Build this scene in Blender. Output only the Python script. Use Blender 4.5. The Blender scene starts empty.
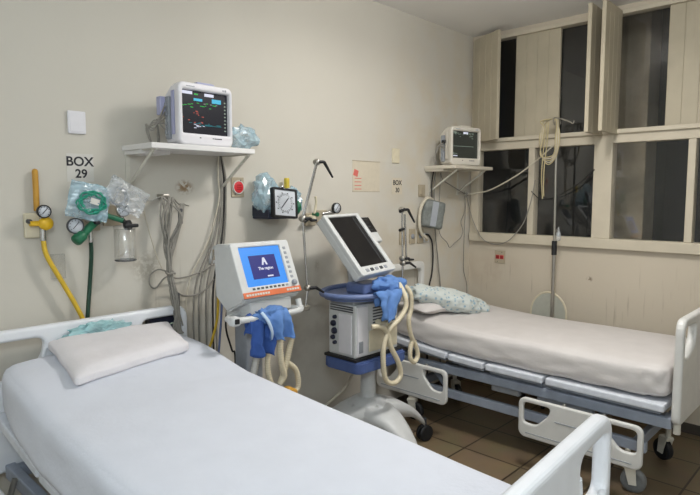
import bpy, bmesh, math, random
from mathutils import Vector, Matrix, noise
random.seed(7)
SC = bpy.context.scene
COL = SC.collection
PI = math.pi
V = Vector

# ------------------------------------------------------------------ materials
def lin(c):
    return tuple(((v/255)/12.92 if v/255 <= .04045 else ((v/255+.055)/1.055)**2.4) for v in c) + (1,)

def mat(name, rgb, rough=.5, metal=0, var=.06, scale=30, bump=0, bscale=120, spec=.5, emit=None, estr=0):
    m = bpy.data.materials.new(name); m.use_nodes = True
    nt = m.node_tree; b = nt.nodes['Principled BSDF']
    b.inputs['Roughness'].default_value = rough; b.inputs['Metallic'].default_value = metal
    b.inputs['Specular IOR Level'].default_value = spec
    tc = nt.nodes.new('ShaderNodeTexCoord')
    nz = nt.nodes.new('ShaderNodeTexNoise'); nz.inputs['Scale'].default_value = scale; nz.inputs['Detail'].default_value = 3
    nt.links.new(tc.outputs['Object'], nz.inputs['Vector'])
    rp = nt.nodes.new('ShaderNodeValToRGB'); c = lin(rgb)
    rp.color_ramp.elements[0].position = .3; rp.color_ramp.elements[1].position = .7
    rp.color_ramp.elements[0].color = tuple(v*(1-var) for v in c[:3])+(1,)
    rp.color_ramp.elements[1].color = tuple(min(1, v*(1+var)) for v in c[:3])+(1,)
    nt.links.new(nz.outputs['Fac'], rp.inputs['Fac']); nt.links.new(rp.outputs['Color'], b.inputs['Base Color'])
    if bump:
        n2 = nt.nodes.new('ShaderNodeTexNoise'); n2.inputs['Scale'].default_value = bscale; n2.inputs['Detail'].default_value = 4
        nt.links.new(tc.outputs['Object'], n2.inputs['Vector'])
        bp = nt.nodes.new('ShaderNodeBump'); bp.inputs['Strength'].default_value = bump; bp.inputs['Distance'].default_value = .01
        nt.links.new(n2.outputs['Fac'], bp.inputs['Height']); nt.links.new(bp.outputs['Normal'], b.inputs['Normal'])
    if emit:
        b.inputs['Emission Color'].default_value = lin(emit); b.inputs['Emission Strength'].default_value = estr
    return m

def emitter(name, rgb, s):
    return mat(name, tuple(int(v*.3) for v in rgb), .25, emit=rgb, estr=s, var=.02)

def film(name, rgb, opac, rough=.15, refl=.25):
    """thin clear plastic / glass: mix of transparent, tinted diffuse and gloss by facing angle"""
    m = bpy.data.materials.new(name); m.use_nodes = True; nt = m.node_tree
    nt.nodes.remove(nt.nodes['Principled BSDF']); out = nt.nodes['Material Output']
    tr = nt.nodes.new('ShaderNodeBsdfTransparent'); df = nt.nodes.new('ShaderNodeBsdfDiffuse'); gl = nt.nodes.new('ShaderNodeBsdfGlossy')
    df.inputs['Color'].default_value = lin(rgb); gl.inputs['Roughness'].default_value = rough
    m1 = nt.nodes.new('ShaderNodeMixShader'); m2 = nt.nodes.new('ShaderNodeMixShader')
    tc = nt.nodes.new('ShaderNodeTexCoord'); nz = nt.nodes.new('ShaderNodeTexNoise'); nz.inputs['Scale'].default_value = 14
    nt.links.new(tc.outputs['Object'], nz.inputs['Vector'])
    mr = nt.nodes.new('ShaderNodeMapRange'); mr.inputs['From Min'].default_value = .3; mr.inputs['From Max'].default_value = .7
    mr.inputs['To Min'].default_value = opac*.6; mr.inputs['To Max'].default_value = min(1, opac*1.4)
    nt.links.new(nz.outputs['Fac'], mr.inputs['Value']); nt.links.new(mr.outputs['Result'], m1.inputs['Fac'])
    nt.links.new(tr.outputs[0], m1.inputs[1]); nt.links.new(df.outputs[0], m1.inputs[2])
    lw = nt.nodes.new('ShaderNodeLayerWeight'); pw = nt.nodes.new('ShaderNodeMath'); pw.operation = 'POWER'; pw.inputs[1].default_value = 4
    nt.links.new(lw.outputs['Facing'], pw.inputs[0])
    ma = nt.nodes.new('ShaderNodeMath'); ma.operation = 'MULTIPLY_ADD'; ma.inputs[1].default_value = .7; ma.inputs[2].default_value = refl
    nt.links.new(pw.outputs[0], ma.inputs[0]); nt.links.new(ma.outputs[0], m2.inputs['Fac'])
    nt.links.new(m1.outputs[0], m2.inputs[1]); nt.links.new(gl.outputs[0], m2.inputs[2]); nt.links.new(m2.outputs[0], out.inputs['Surface'])
    return m

M = {}
M['bedplastic'] = mat('bed_plastic', (226,228,232), .38, var=.03, scale=12)
M['bedplastic_b'] = mat('bed_plastic_worn', (214,213,209), .42, var=.04, scale=12)
M['sheet'] = mat('white_sheet', (214,217,226), .9, var=.02, scale=8, bump=.12, bscale=60, spec=.2)
M['sheet_b'] = mat('cream_sheet', (208,203,200), .9, var=.03, scale=8, bump=.12, bscale=60, spec=.2)
M['pillow'] = mat('pillow_cotton', (224,220,222), .9, var=.03, scale=10, bump=.15, bscale=50, spec=.2)
M['steelblue'] = mat('frame_paint', (150,158,172), .45, var=.08, scale=15)
M['plate'] = mat('platform_paint', (214,218,226), .45, var=.08, scale=25)
M['grey'] = mat('grey_plastic', (150,154,160), .5, var=.06)
M['dgrey'] = mat('dark_grey_plastic', (70,72,76), .5, var=.1)
M['black'] = mat('black_rubber', (24,25,28), .55, var=.15)
M['offwhite'] = mat('device_plastic', (206,207,206), .42, var=.03)
M['monwhite'] = mat('monitor_plastic', (226,224,228), .4, var=.02)
M['moncream'] = mat('aged_monitor_plastic', (206,200,188), .45, var=.03)
M['lavender'] = mat('lavender_plastic', (170,172,204), .45, var=.03)
M['cream'] = mat('cream_plastic', (216,206,180), .5, var=.05)
M['beigeplate'] = mat('beige_plate', (172,160,138), .5, var=.06)
M['hose'] = mat('cream_hose', (218,206,178), .5, var=.05, scale=60)
M['hosegrey'] = mat('grey_hose', (196,194,188), .5, var=.05, scale=60)
M['chrome'] = mat('chrome', (200,200,200), .22, 1, var=.04)
M['alu'] = mat('brushed_metal', (170,166,158), .38, .9, var=.06)
M['bluetray'] = mat('blue_tray_plastic', (78,98,150), .45, var=.08)
M['blue'] = mat('blue_plastic', (100,116,158), .45, var=.06)
M['drape'] = mat('blue_drape', (98,134,190), .85, var=.12, scale=18, bump=.3, bscale=40, spec=.2)
M['drapedark'] = mat('dark_blue_drape', (62,92,158), .85, var=.12, scale=18, bump=.3, bscale=40, spec=.2)
M['drapelight'] = mat('pale_drape', (196,214,234), .85, var=.06, scale=18, spec=.2)
M['orange'] = mat('orange_strip', (214,112,68), .5, var=.06)
M['yellow'] = mat('yellow_plastic', (232,186,40), .45, var=.06)
M['ochre'] = mat('ochre_paint', (196,146,52), .5, var=.06)
M['yellowhose'] = mat('yellow_hose', (212,176,48), .5, var=.08)
M['green'] = mat('green_metal', (28,104,72), .4, var=.15)
M['greenhose'] = mat('green_hose', (24,60,44), .5, var=.1)
M['tubing'] = mat('green_tubing', (32,140,116), .4, var=.08)
M['red'] = mat('red_plastic', (206,44,52), .45, var=.08)
M['darkred'] = mat('red_socket', (150,24,30), .5, var=.1)
M['chairgrey'] = mat('chair_back', (176,176,164), .55, var=.04)
M['wheelgrey'] = mat('worn_wheel', (104,106,106), .6, var=.15)
M['paper'] = mat('paper', (208,205,198), .8, var=.02)
M['paper_b'] = mat('cream_paper', (206,196,176), .8, var=.03)
M['ink'] = mat('ink', (40,40,46), .7, var=.05)
M['redink'] = mat('red_ink', (214,110,100), .7, var=.1)
M['wood'] = mat('painted_shelf', (226,224,222), .5, var=.03, scale=8)
M['wood_b'] = mat('painted_shelf_cream', (206,198,182), .5, var=.03, scale=8)
M['bracket'] = mat('bracket_paint', (206,202,190), .5, var=.05)
M['cablegrey'] = mat('grey_cable', (138,134,126), .6, var=.12)
M['cablelight'] = mat('light_cable', (198,190,172), .6, var=.08)
M['cabletan'] = mat('tan_cable', (190,176,136), .6, var=.08)
M['cableblack'] = mat('black_cable', (36,35,34), .6, var=.1)
M['cuffgrey'] = mat('cuff_vinyl', (112,116,112), .55, var=.16, scale=50, bump=.3, bscale=40)
M['dial'] = mat('white_dial', (206,210,216), .5, var=.02)
M['navy'] = mat('navy_plastic', (34,38,58), .5, var=.12)
M['tape'] = mat('yellow_tape', (214,190,70), .5, var=.06)
M['frame'] = mat('window_paint', (200,190,170), .6, var=.05, scale=6, bump=.1, bscale=30)
M['shutter'] = mat('shutter_paint', (182,172,150), .6, var=.06, scale=5, bump=.1, bscale=30)
M['concrete'] = mat('outside_concrete', (172,158,134), .9, var=.2, scale=4, bump=.3, bscale=20)
M['nightwall'] = mat('outside_wall', (54,56,62), .9, var=.25, scale=2)
M['baseboard'] = mat('baseboard_dark', (70,62,54), .6, var=.1)
M['screen_off'] = mat('dark_screen', (26,25,27), .28, var=.05, spec=.4)
M['mon_screen'] = emitter('monitor_screen', (40,42,52), .55)
M['mon_screen_b'] = emitter('old_monitor_screen', (64,68,62), .5)
M['em_green'] = emitter('trace_green', (60,190,80), .8)
M['em_cyan'] = emitter('trace_cyan', (80,190,225), .9)
M['em_teal'] = emitter('trace_teal', (50,130,140), .7)
M['em_red'] = emitter('trace_red', (190,90,80), .7)
M['em_white'] = emitter('trace_white', (225,228,245), .9)
M['em_grey'] = emitter('trace_grey', (150,165,150), .7)
M['em_blue'] = emitter('screen_blue', (72,152,246), .95)
M['em_navy'] = emitter('screen_navy', (62,66,140), .75)
M['lamp'] = emitter('lamp_diffuser', (255,250,240), 3)
M['plastic_clear'] = film('clear_plastic_bag', (226,232,236), .30, .2, .10)
M['plastic_blue'] = film('blue_plastic_bag', (176,208,222), .50, .2, .10)
M['plastic_teal'] = film('teal_plastic', (160,206,210), .75, .3, .06)
M['jar'] = film('clear_jar', (226,226,218), .10, .06, .10)
M['pocket'] = film('clear_pocket', (214,214,206), .16, .1, .05)
M['glass'] = film('window_glass', (120,122,118), .018, .02, .055)

def wall_mat(name, rgb, marks):
    m = mat(name, rgb, .75, var=.035, scale=1.1, bump=.06, bscale=26, spec=.25)
    nt = m.node_tree; b = nt.nodes['Principled BSDF']; rp = next(n for n in nt.nodes if n.type == 'VALTORGB')
    tc = next(n for n in nt.nodes if n.type == 'TEX_COORD')
    last = rp.outputs['Color']
    def mix(fac, col, src):
        mx = nt.nodes.new('ShaderNodeMix'); mx.data_type = 'RGBA'
        nt.links.new(fac, mx.inputs['Factor']); nt.links.new(src, mx.inputs[6]); mx.inputs[7].default_value = lin(col)
        return mx.outputs[2]
    for kind, c, size, col, amt in marks:
        mp = nt.nodes.new('ShaderNodeMapping'); mp.vector_type = 'POINT'
        mp.inputs['Location'].default_value = tuple(-c[i]/size[i] for i in range(3)); mp.inputs['Scale'].default_value = tuple(1/s for s in size)
        nt.links.new(tc.outputs['Object'], mp.inputs['Vector'])
        ln = nt.nodes.new('ShaderNodeVectorMath'); ln.operation = 'LENGTH'; nt.links.new(mp.outputs[0], ln.inputs[0])
        nz = nt.nodes.new('ShaderNodeTexNoise'); nz.inputs['Detail'].default_value = 6
        if kind == 'scratch':
            m3 = nt.nodes.new('ShaderNodeMapping'); m3.inputs['Scale'].default_value = (34,34,2.2)
            nt.links.new(tc.outputs['Object'], m3.inputs['Vector']); nt.links.new(m3.outputs[0], nz.inputs['Vector']); nz.inputs['Scale'].default_value = 1
        else:
            nt.links.new(tc.outputs['Object'], nz.inputs['Vector']); nz.inputs['Scale'].default_value = 45 if kind == 'spot' else 5
        r1 = nt.nodes.new('ShaderNodeMapRange'); r1.inputs['From Min'].default_value = 1; r1.inputs['From Max'].default_value = .3
        r1.inputs['To Min'].default_value = 0; r1.inputs['To Max'].default_value = 1; nt.links.new(ln.outputs['Value'], r1.inputs['Value'])
        r2 = nt.nodes.new('ShaderNodeMapRange'); lo, hi = {'spot':(.44,.52), 'scratch':(.60,.70), 'dirt_or_tint':(.42,.62)}[kind]
        r2.inputs['From Min'].default_value = lo; r2.inputs['From Max'].default_value = hi
        nt.links.new(nz.outputs['Fac'], r2.inputs['Value'])
        mu = nt.nodes.new('ShaderNodeMath'); mu.operation = 'MULTIPLY'; nt.links.new(r1.outputs[0], mu.inputs[0]); nt.links.new(r2.outputs[0], mu.inputs[1])
        m4 = nt.nodes.new('ShaderNodeMath'); m4.operation = 'MULTIPLY'; m4.inputs[1].default_value = amt; nt.links.new(mu.outputs[0], m4.inputs[0])
        last = mix(m4.outputs[0], col, last)
    nt.links.new(last, b.inputs['Base Color'])
    return m

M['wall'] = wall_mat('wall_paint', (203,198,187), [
    ('dirt_or_tint', (4.4,0,1.8), (1.5,9,1.6), (204,188,158), .5),  # broad warmer, yellower tint over the right end of the wall
    ('spot', (1.65,0,1.712), (.062,9,.045), (140,112,78), .9),
    ('spot', (2.62,0,1.20), (.03,9,.05), (150,138,118), .5),
    ('spot', (1.42,0,1.30), (.10,9,.10), (150,140,122), .5),
    ('dirt_or_tint', (2.35,0,.85), (.9,9,.55), (168,160,150), .55),
    ('dirt_or_tint', (1.55,0,1.05), (.6,9,.4), (178,168,150), .5),
    ('scratch', (1.75,0,.95), (.5,9,.5), (150,142,130), .6),
    ('scratch', (3.5,0,1.0), (.7,9,.4), (150,138,118), .4),
    ('dirt_or_tint', (3.1,0,1.2), (.6,9,.3), (186,172,148), .5)])
M['wall_e'] = wall_mat('window_wall_paint', (200,189,171), [
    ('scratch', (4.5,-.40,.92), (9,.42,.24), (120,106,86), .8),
    ('dirt_or_tint', (4.5,-.25,1.0), (9,.3,.2), (176,156,134), .5),
    ('spot', (4.5,-1.08,1.02), (9,.03,.025), (120,104,86), .9),
    ('scratch', (4.5,-1.5,.8), (9,.7,.4), (150,136,116), .5)])
M['wall_b'] = mat('rear_wall_paint', (232,230,224), .8, var=.03, scale=1.1)
M['ceiling'] = mat('ceiling_paint', (238,236,232), .85, var=.03, scale=1.2, spec=.2)

def floor_mat():
    m = bpy.data.materials.new('floor_tiles'); m.use_nodes = True; nt = m.node_tree; b = nt.nodes['Principled BSDF']
    tc = nt.nodes.new('ShaderNodeTexCoord'); br = nt.nodes.new('ShaderNodeTexBrick')
    br.offset = 0; br.inputs['Scale'].default_value = 1; br.inputs['Brick Width'].default_value = .4; br.inputs['Row Height'].default_value = .4
    br.inputs['Mortar Size'].default_value = .006; br.inputs['Color1'].default_value = lin((136,118,92)); br.inputs['Color2'].default_value = lin((118,102,80))
    br.inputs['Mortar'].default_value = lin((60,50,40)); nt.links.new(tc.outputs['Object'], br.inputs['Vector'])
    nz = nt.nodes.new('ShaderNodeTexNoise'); nz.inputs['Scale'].default_value = 5; nz.inputs['Detail'].default_value = 6
    nt.links.new(tc.outputs['Object'], nz.inputs['Vector'])
    mx = nt.nodes.new('ShaderNodeMix'); mx.data_type = 'RGBA'; mx.blend_type = 'MULTIPLY'; mx.inputs['Factor'].default_value = .5
    nt.links.new(br.outputs['Color'], mx.inputs[6]); nt.links.new(nz.outputs['Color'], mx.inputs[7])
    hs = nt.nodes.new('ShaderNodeMix'); hs.data_type = 'RGBA'; hs.inputs['Factor'].default_value = .35
    nt.links.new(mx.outputs[2], hs.inputs[6]); nt.links.new(br.outputs['Color'], hs.inputs[7])
    nt.links.new(hs.outputs[2], b.inputs['Base Color']); b.inputs['Roughness'].default_value = .38
    return m
M['floor'] = floor_mat()

def dotted_mat(name, base, dot, scale=26):
    m = mat(name, base, .85, var=.04, scale=10, bump=.2, bscale=40, spec=.2); nt = m.node_tree; b = nt.nodes['Principled BSDF']
    rp = next(n for n in nt.nodes if n.type == 'VALTORGB'); tc = next(n for n in nt.nodes if n.type == 'TEX_COORD')
    vo = nt.nodes.new('ShaderNodeTexVoronoi'); vo.inputs['Scale'].default_value = scale; nt.links.new(tc.outputs['Object'], vo.inputs['Vector'])
    vo.inputs['Randomness'].default_value = .6
    r = nt.nodes.new('ShaderNodeMapRange'); r.inputs['From Min'].default_value = .34; r.inputs['From Max'].default_value = .26
    nt.links.new(vo.outputs['Distance'], r.inputs['Value'])
    mx = nt.nodes.new('ShaderNodeMix'); mx.data_type = 'RGBA'; nt.links.new(r.outputs[0], mx.inputs['Factor'])
    nt.links.new(rp.outputs['Color'], mx.inputs[6]); mx.inputs[7].default_value = lin(dot)
    nt.links.new(mx.outputs[2], b.inputs['Base Color'])
    return m
M['pattern'] = dotted_mat('patterned_blanket', (204,210,206), (150,176,190), 32)

# ------------------------------------------------------------------ mesh builder
class MB:
    def __init__(s): s.v = []; s.f = []; s.sm = []
    def add(s, vs, fs, smooth=False):
        n = len(s.v); s.v += [V(p) for p in vs]; s.f += [tuple(i+n for i in f) for f in fs]; s.sm += [smooth]*len(fs); return s
    def bm(s, bm, mtx=None, smooth=False):
        bm.verts.index_update()
        s.add([(mtx @ v.co) if mtx else v.co.copy() for v in bm.verts], [[v.index for v in f.verts] for f in bm.faces], smooth); bm.free(); return s
    def mesh(s, me, mtx=None, smooth=False):
        s.add([(mtx @ v.co) if mtx else v.co.copy() for v in me.vertices], [tuple(p.vertices) for p in me.polygons], smooth); return s
    def box(s, c, d, bev=0, mtx=None, seg=2):
        bm = bmesh.new(); bmesh.ops.create_cube(bm, size=1, matrix=Matrix.Diagonal((d[0],d[1],d[2],1)))
        if bev: bmesh.ops.bevel(bm, geom=bm.edges[:], offset=min(bev, min(d)*.49), segments=seg, affect='EDGES', profile=.5)
        t = Matrix.Translation(c)
        return s.bm(bm, (t @ mtx) if mtx else t)
    def bx(s, x0, x1, y0, y1, z0, z1, bev=0):
        return s.box(((x0+x1)/2,(y0+y1)/2,(z0+z1)/2), (abs(x1-x0),abs(y1-y0),abs(z1-z0)), bev)
    def cyl(s, a, b, r, r2=None, seg=16, smooth=True):
        return s.tube([a, b], [r, r if r2 is None else r2], seg, raw=True)
    def tube(s, pts, r, seg=8, raw=False, closed=False, sub=6):
        P = [V(p) for p in pts]
        R = list(r) if isinstance(r, (list, tuple)) else None
        if not raw: P = smooth_path(P, sub, closed)
        n = len(P)
        if R is None: R = [r]*n
        vs = []; fs = []
        t0 = (P[1]-P[0]).normalized(); up = V((0,0,1)) if abs(t0.z) < .9 else V((1,0,0))
        u = t0.cross(up).normalized()
        for i in range(n):
            t = (P[(i+1) % n]-P[i-1]) if closed else (P[min(i+1,n-1)]-P[max(i-1,0)])
            t = t.normalized() if t.length > 1e-9 else t0
            u = (u - t*u.dot(t)).normalized(); w = t.cross(u)
            for k in range(seg):
                a = 2*PI*k/seg; vs.append(P[i]+(u*math.cos(a)+w*math.sin(a))*R[i])
        m = n if closed else n-1
        for i in range(m):
            for k in range(seg):
                a, b = i*seg+k, i*seg+(k+1) % seg; c, d = ((i+1) % n)*seg+(k+1) % seg, ((i+1) % n)*seg+k
                fs.append((a,b,c,d))
        s.add(vs, fs, True)
        if not closed: s.add([vs[k] for k in range(seg)], [tuple(reversed(range(seg)))]); s.add([vs[(n-1)*seg+k] for k in range(seg)], [tuple(range(seg))])
        return s
    def corr(s, pts, r, pitch=.012, amp=.12, seg=10):
        """corrugated hose"""
        P = resample(smooth_path([V(p) for p in pts], 10), pitch/3)
        R = [r*(1+amp*math.cos(2*PI*i/3.0)) for i in range(len(P))]
        return s.tube(P, R, seg, raw=True)
    def lathe(s, prof, c=(0,0,0), axis=(0,0,1), seg=24, smooth=True, caps=True):
        q = V((0,0,1)).rotation_difference(V(axis)).to_matrix(); c = V(c); vs = []; fs = []
        for r, z in prof:
            for k in range(seg): vs.append(c+q @ V((r*math.cos(2*PI*k/seg), r*math.sin(2*PI*k/seg), z)))
        for i in range(len(prof)-1):
            for k in range(seg): fs.append((i*seg+k, i*seg+(k+1) % seg, (i+1)*seg+(k+1) % seg, (i+1)*seg+k))
        s.add(vs, fs, smooth)
        if not caps: return s
        if prof[0][0] > 1e-6: s.add(vs[:seg], [tuple(reversed(range(seg)))])
        if prof[-1][0] > 1e-6: s.add(vs[-seg:], [tuple(range(seg))])
        return s
    def prism(s, poly, h0, h1, axes='xyz', bev=0):
        """poly in the first two axes, extruded along the third"""
        bm = bmesh.new(); ix = ['xyz'.index(a) for a in axes]
        def pt(a, b, h):
            p = [0,0,0]; p[ix[0]] = a; p[ix[1]] = b; p[ix[2]] = h; return p
        lo = [bm.verts.new(pt(a,b,h0)) for a,b in poly]; hi = [bm.verts.new(pt(a,b,h1)) for a,b in poly]; n = len(poly)
        bm.faces.new(lo); bm.faces.new(hi)
        for i in range(n): bm.faces.new((lo[i], lo[(i+1) % n], hi[(i+1) % n], hi[i]))
        bmesh.ops.recalc_face_normals(bm, faces=bm.faces[:])
        if bev: bmesh.ops.bevel(bm, geom=bm.edges[:], offset=bev, segments=2, affect='EDGES')
        return s.bm(bm)
    def plate2d(s, outer, holes, thick, bev, mtx):
        """flat board with holes and rounded edges: 2-D curve in local XY, thickness along Z"""
        cu = bpy.data.curves.new('tmp', 'CURVE'); cu.dimensions = '2D'; cu.fill_mode = 'BOTH'
        cu.extrude = max(thick/2-bev, .0005); cu.bevel_depth = bev; cu.bevel_resolution = 3; cu.offset = -bev
        for lp in [outer]+list(holes):
            sp = cu.splines.new('POLY'); sp.points.add(len(lp)-1); sp.use_cyclic_u = True
            for i, (a, b) in enumerate(lp): sp.points[i].co = (a, b, 0, 1)
        return s.mesh(_curve_mesh(cu), mtx)
    def text(s, body, size, mtx, depth=.0008, align='CENTER', bold=.022):
        cu = bpy.data.curves.new('tmp', 'FONT'); cu.body = body; cu.size = size; cu.extrude = depth/2; cu.align_x = align; cu.align_y = 'CENTER'; cu.offset = size*bold
        return s.mesh(_curve_mesh(cu), mtx)
    def xf(s, mtx):
        s.v = [mtx @ p for p in s.v]; return s
    def build(s, name, material, parent=None, origin=None):
        me = bpy.data.meshes.new(name)
        if parent is not None: o0 = ORIG.get(parent.name, V((0,0,0)))
        elif origin is not None: o0 = V(origin)
        else:
            lo = [min(p[i] for p in s.v) for i in range(3)]; hi = [max(p[i] for p in s.v) for i in range(3)]
            o0 = V(((lo[0]+hi[0])/2, (lo[1]+hi[1])/2, lo[2]))
        me.from_pydata([p-o0 for p in s.v], [], s.f)
        bm = bmesh.new(); bm.from_mesh(me); bmesh.ops.recalc_face_normals(bm, faces=bm.faces[:]); bm.to_mesh(me); bm.free()
        me.polygons.foreach_set('use_smooth', s.sm if len(s.sm) == len(me.polygons) else [False]*len(me.polygons))
        me.materials.append(M[material] if isinstance(material, str) else material)
        o = bpy.data.objects.new(name, me); COL.objects.link(o)
        if parent is not None: o.parent = parent; ORIG[o.name] = o0
        else: o.location = o0; ORIG[o.name] = o0
        return o
ORIG = {}

def _curve_mesh(cu):
    ob = bpy.data.objects.new('tmp', cu); COL.objects.link(ob)
    dg = bpy.context.evaluated_depsgraph_get(); me = bpy.data.meshes.new_from_object(ob.evaluated_get(dg))
    bpy.data.objects.remove(ob); bpy.data.curves.remove(cu); return me

def smooth_path(P, sub=6, closed=False):
    n = len(P); out = []
    if n < 3: return P
    for i in range(n if closed else n-1):
        p0 = P[i-1] if (closed or i > 0) else P[0]*2-P[1]; p1 = P[i]; p2 = P[(i+1) % n]
        p3 = P[(i+2) % n] if (closed or i+2 < n) else p2*2-p1
        for k in range(sub):
            t = k/sub
            out.append(.5*((2*p1)+(p2-p0)*t+(2*p0-5*p1+4*p2-p3)*t*t+(3*p1-p0-3*p2+p3)*t**3))
    if not closed: out.append(P[-1])
    return out

def resample(P, step):
    out = [P[0]]; acc = 0
    for a, b in zip(P, P[1:]):
        L = (b-a).length; d = step-acc
        while d <= L and L > 0:
            out.append(a.lerp(b, d/L)); d += step
        acc = (acc+L) % step
    return out

def rrect(x0, x1, y0, y1, r, n=6):
    r = min(r, (x1-x0)/2*.999, (y1-y0)/2*.999); out = []
    for cx, cy, a0 in ((x1-r,y1-r,0), (x0+r,y1-r,90), (x0+r,y0+r,180), (x1-r,y0+r,270)):
        for k in range(n+1):
            a = math.radians(a0+90*k/n); out.append((cx+r*math.cos(a), cy+r*math.sin(a)))
    return out

def rpoly(pts, r, n=5):
    """polygon with rounded corners"""
    out = []; m = len(pts)
    for i in range(m):
        p = V((*pts[i],0)); a = V((*pts[i-1],0)); b = V((*pts[(i+1) % m],0))
        rr = r[i] if isinstance(r, (list, tuple)) else r
        d1 = (a-p); d2 = (b-p); k = min(rr, d1.length*.49, d2.length*.49)
        s = p+d1.normalized()*k; e = p+d2.normalized()*k
        for j in range(n+1):
            t = j/n; q = s*(1-t)**2+p*2*t*(1-t)+e*t*t; out.append((q.x, q.y))
    return out

def XZ(y):      # local XY -> world XZ plane (faces -y)
    return Matrix(((1,0,0,0),(0,0,-1,y),(0,1,0,0),(0,0,0,1)))
def YZ(x):      # local X -> -y (seen from the room, facing -x), local Y -> z
    return Matrix(((0,0,-1,x),(-1,0,0,0),(0,1,0,0),(0,0,0,1)))

def softbox(d, r, n, fn=None):
    """rounded box with a fine grid: d size, r edge radius, n cells per axis, fn displaces (p, normal)"""
    hx, hy, hz = d[0]/2, d[1]/2, d[2]/2; bm = bmesh.new(); idx = {}
    def vert(i, j, k):
        key = (i,j,k)
        if key not in idx:
            p = V((-hx+d[0]*i/n[0], -hy+d[1]*j/n[1], -hz+d[2]*k/n[2]))
            q = V((max(-hx+r, min(hx-r, p.x)), max(-hy+r, min(hy-r, p.y)), max(-hz+r, min(hz-r, p.z))))
            e = p-q; e = e.normalized() if e.length > 1e-9 else V((0,0,1)); p2 = q+e*r
            idx[key] = bm.verts.new(fn(p2, e) if fn else p2)
        return idx[key]
    def quad(f):
        try: bm.faces.new([vert(*c) for c in f])
        except ValueError: pass
    for i in range(n[0]):
        for j in range(n[1]):
            for k in (0, n[2]): quad(((i,j,k),(i+1,j,k),(i+1,j+1,k),(i,j+1,k)))
    for i in range(n[0]):
        for k in range(n[2]):
            for j in (0, n[1]): quad(((i,j,k),(i+1,j,k),(i+1,j,k+1),(i,j,k+1)))
    for j in range(n[1]):
        for k in range(n[2]):
            for i in (0, n[0]): quad(((i,j,k),(i,j+1,k),(i,j+1,k+1),(i,j,k+1)))
    bmesh.ops.recalc_face_normals(bm, faces=bm.faces[:])
    return bm

def crumple(c, d, seed, amp=.35, sub=4, freq=5, ridge=True, fn=None, facet=False):
    """crumpled blob of film or cloth"""
    bm = bmesh.new(); bmesh.ops.create_icosphere(bm, subdivisions=sub, radius=1)
    off = V((seed*7.3, seed*3.1, seed*1.7))
    for v in bm.verts:
        p = v.co.copy(); q = V((p.x*d[0], p.y*d[1], p.z*d[2]))*freq/max(d)*.9+off
        a = noise.noise(q); b = noise.noise(q*2.3+off); e = noise.noise(q*4.7+off)
        h = ((.32-abs(a)*1.5)*.9+(.32-abs(b)*1.5)*.38+(0 if facet else (.3-abs(e))*.10)) if ridge else a+.4*b
        v.co = V((p.x*d[0], p.y*d[1], p.z*d[2]))*(1+amp*h)
        if fn: v.co = fn(v.co)
    return MB().bm(bm, Matrix.Translation(c), not facet)

def thing(name, label, cat, loc=(0,0,0), group=None):
    o = bpy.data.objects.new(name, None); COL.objects.link(o); o.location = loc; o.empty_display_size = .1
    ORIG[o.name] = V(loc); return tag(o, label, cat, group)
def tag(o, label, cat, group=None):
    o['label'] = label; o['category'] = cat
    if group: o['group'] = group
    return o
def struct(o): o['kind'] = 'structure'; return o
def dup(root, loc, label=None, group=None):
    r = root.copy(); COL.objects.link(r); r.location = loc
    if label: r['label'] = label
    if group: r['group'] = group
    for ch in list(root.children):
        c = ch.copy(); COL.objects.link(c); c.parent = r
        for g in list(ch.children):
            d = g.copy(); COL.objects.link(d); d.parent = c
    return r

# ------------------------------------------------------------------ room
XW, CEIL, YB, XL = 4.5, 3.04, -4.6, -1.3
struct(MB().bx(XL-.1, XW+.12, YB-.1, .12, -.08, 0).build('floor', 'floor', origin=(0,0,0)))
struct(MB().bx(XL-.1, XW+.12, YB-.1, .12, CEIL, CEIL+.1).build('ceiling', 'ceiling', origin=(0,0,0)))
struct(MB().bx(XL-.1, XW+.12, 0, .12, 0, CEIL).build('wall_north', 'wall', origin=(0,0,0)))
struct(MB().bx(XL-.1, XW+.12, YB-.1, YB, 0, CEIL).build('wall_south', 'wall_b', origin=(0,0,0)))
struct(MB().bx(XL-.1, XL, YB, 0, 0, CEIL).build('wall_west', 'wall_b', origin=(0,0,0)))
WY1 = -2.98
we = MB()
we.bx(XW, XW+.12, YB, 0, 0, 1.265); we.bx(XW, XW+.12, YB, 0, 3.005, CEIL)
we.bx(XW, XW+.12, YB, WY1, 1.265, 3.005); we.bx(XW, XW+.12, -.02, 0, 1.265, 3.005)
struct(we.build('wall_east', 'wall_e', origin=(0,0,0)))
struct(MB().bx(XL, XW-.012, -.012, 0, 0, .07).build('baseboard_north', 'baseboard', origin=(0,0,0)))
struct(MB().bx(XW-.012, XW, YB, -.012, 0, .07).build('baseboard_east', 'baseboard', origin=(0,0,0)))

# window
win = struct(bpy.data.objects.new('window_1', None)); COL.objects.link(win); win.location = (XW, -1.5, 1.265); ORIG['window_1'] = V(win.location)
x0, x1 = XW-.025, XW+.06
def wbar(name, y0, y1, z0, z1, a=x0, b=x1, bev=.004): return MB().bx(a, b, y0, y1, z0, z1, bev).build(name, 'frame', win)
wbar('sill', WY1, -.02, 1.265, 1.342, XW-.045); wbar('transom', WY1, -.02, 2.052, 2.150, XW-.03)
wbar('transom_ledge', WY1, -.02, 2.118, 2.150, XW-.055)
wbar('header', WY1, -.02, 2.972, 3.005)
wbar('jamb', -.095, -.02, 1.342, 2.972); wbar('jamb', WY1, WY1+.08, 1.342, 2.972)
wbar('mullion', -.612, -.560, 1.342, 2.052); wbar('mullion', -1.770, -1.722, 1.342, 2.052); wbar('mullion', -2.33, -2.28, 1.342, 2.052)
wbar('post', -1.228, -1.092, 1.342, 2.972, XW-.035); wbar('post', -2.45, -2.33, 1.342, 2.972, XW-.035)
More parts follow.
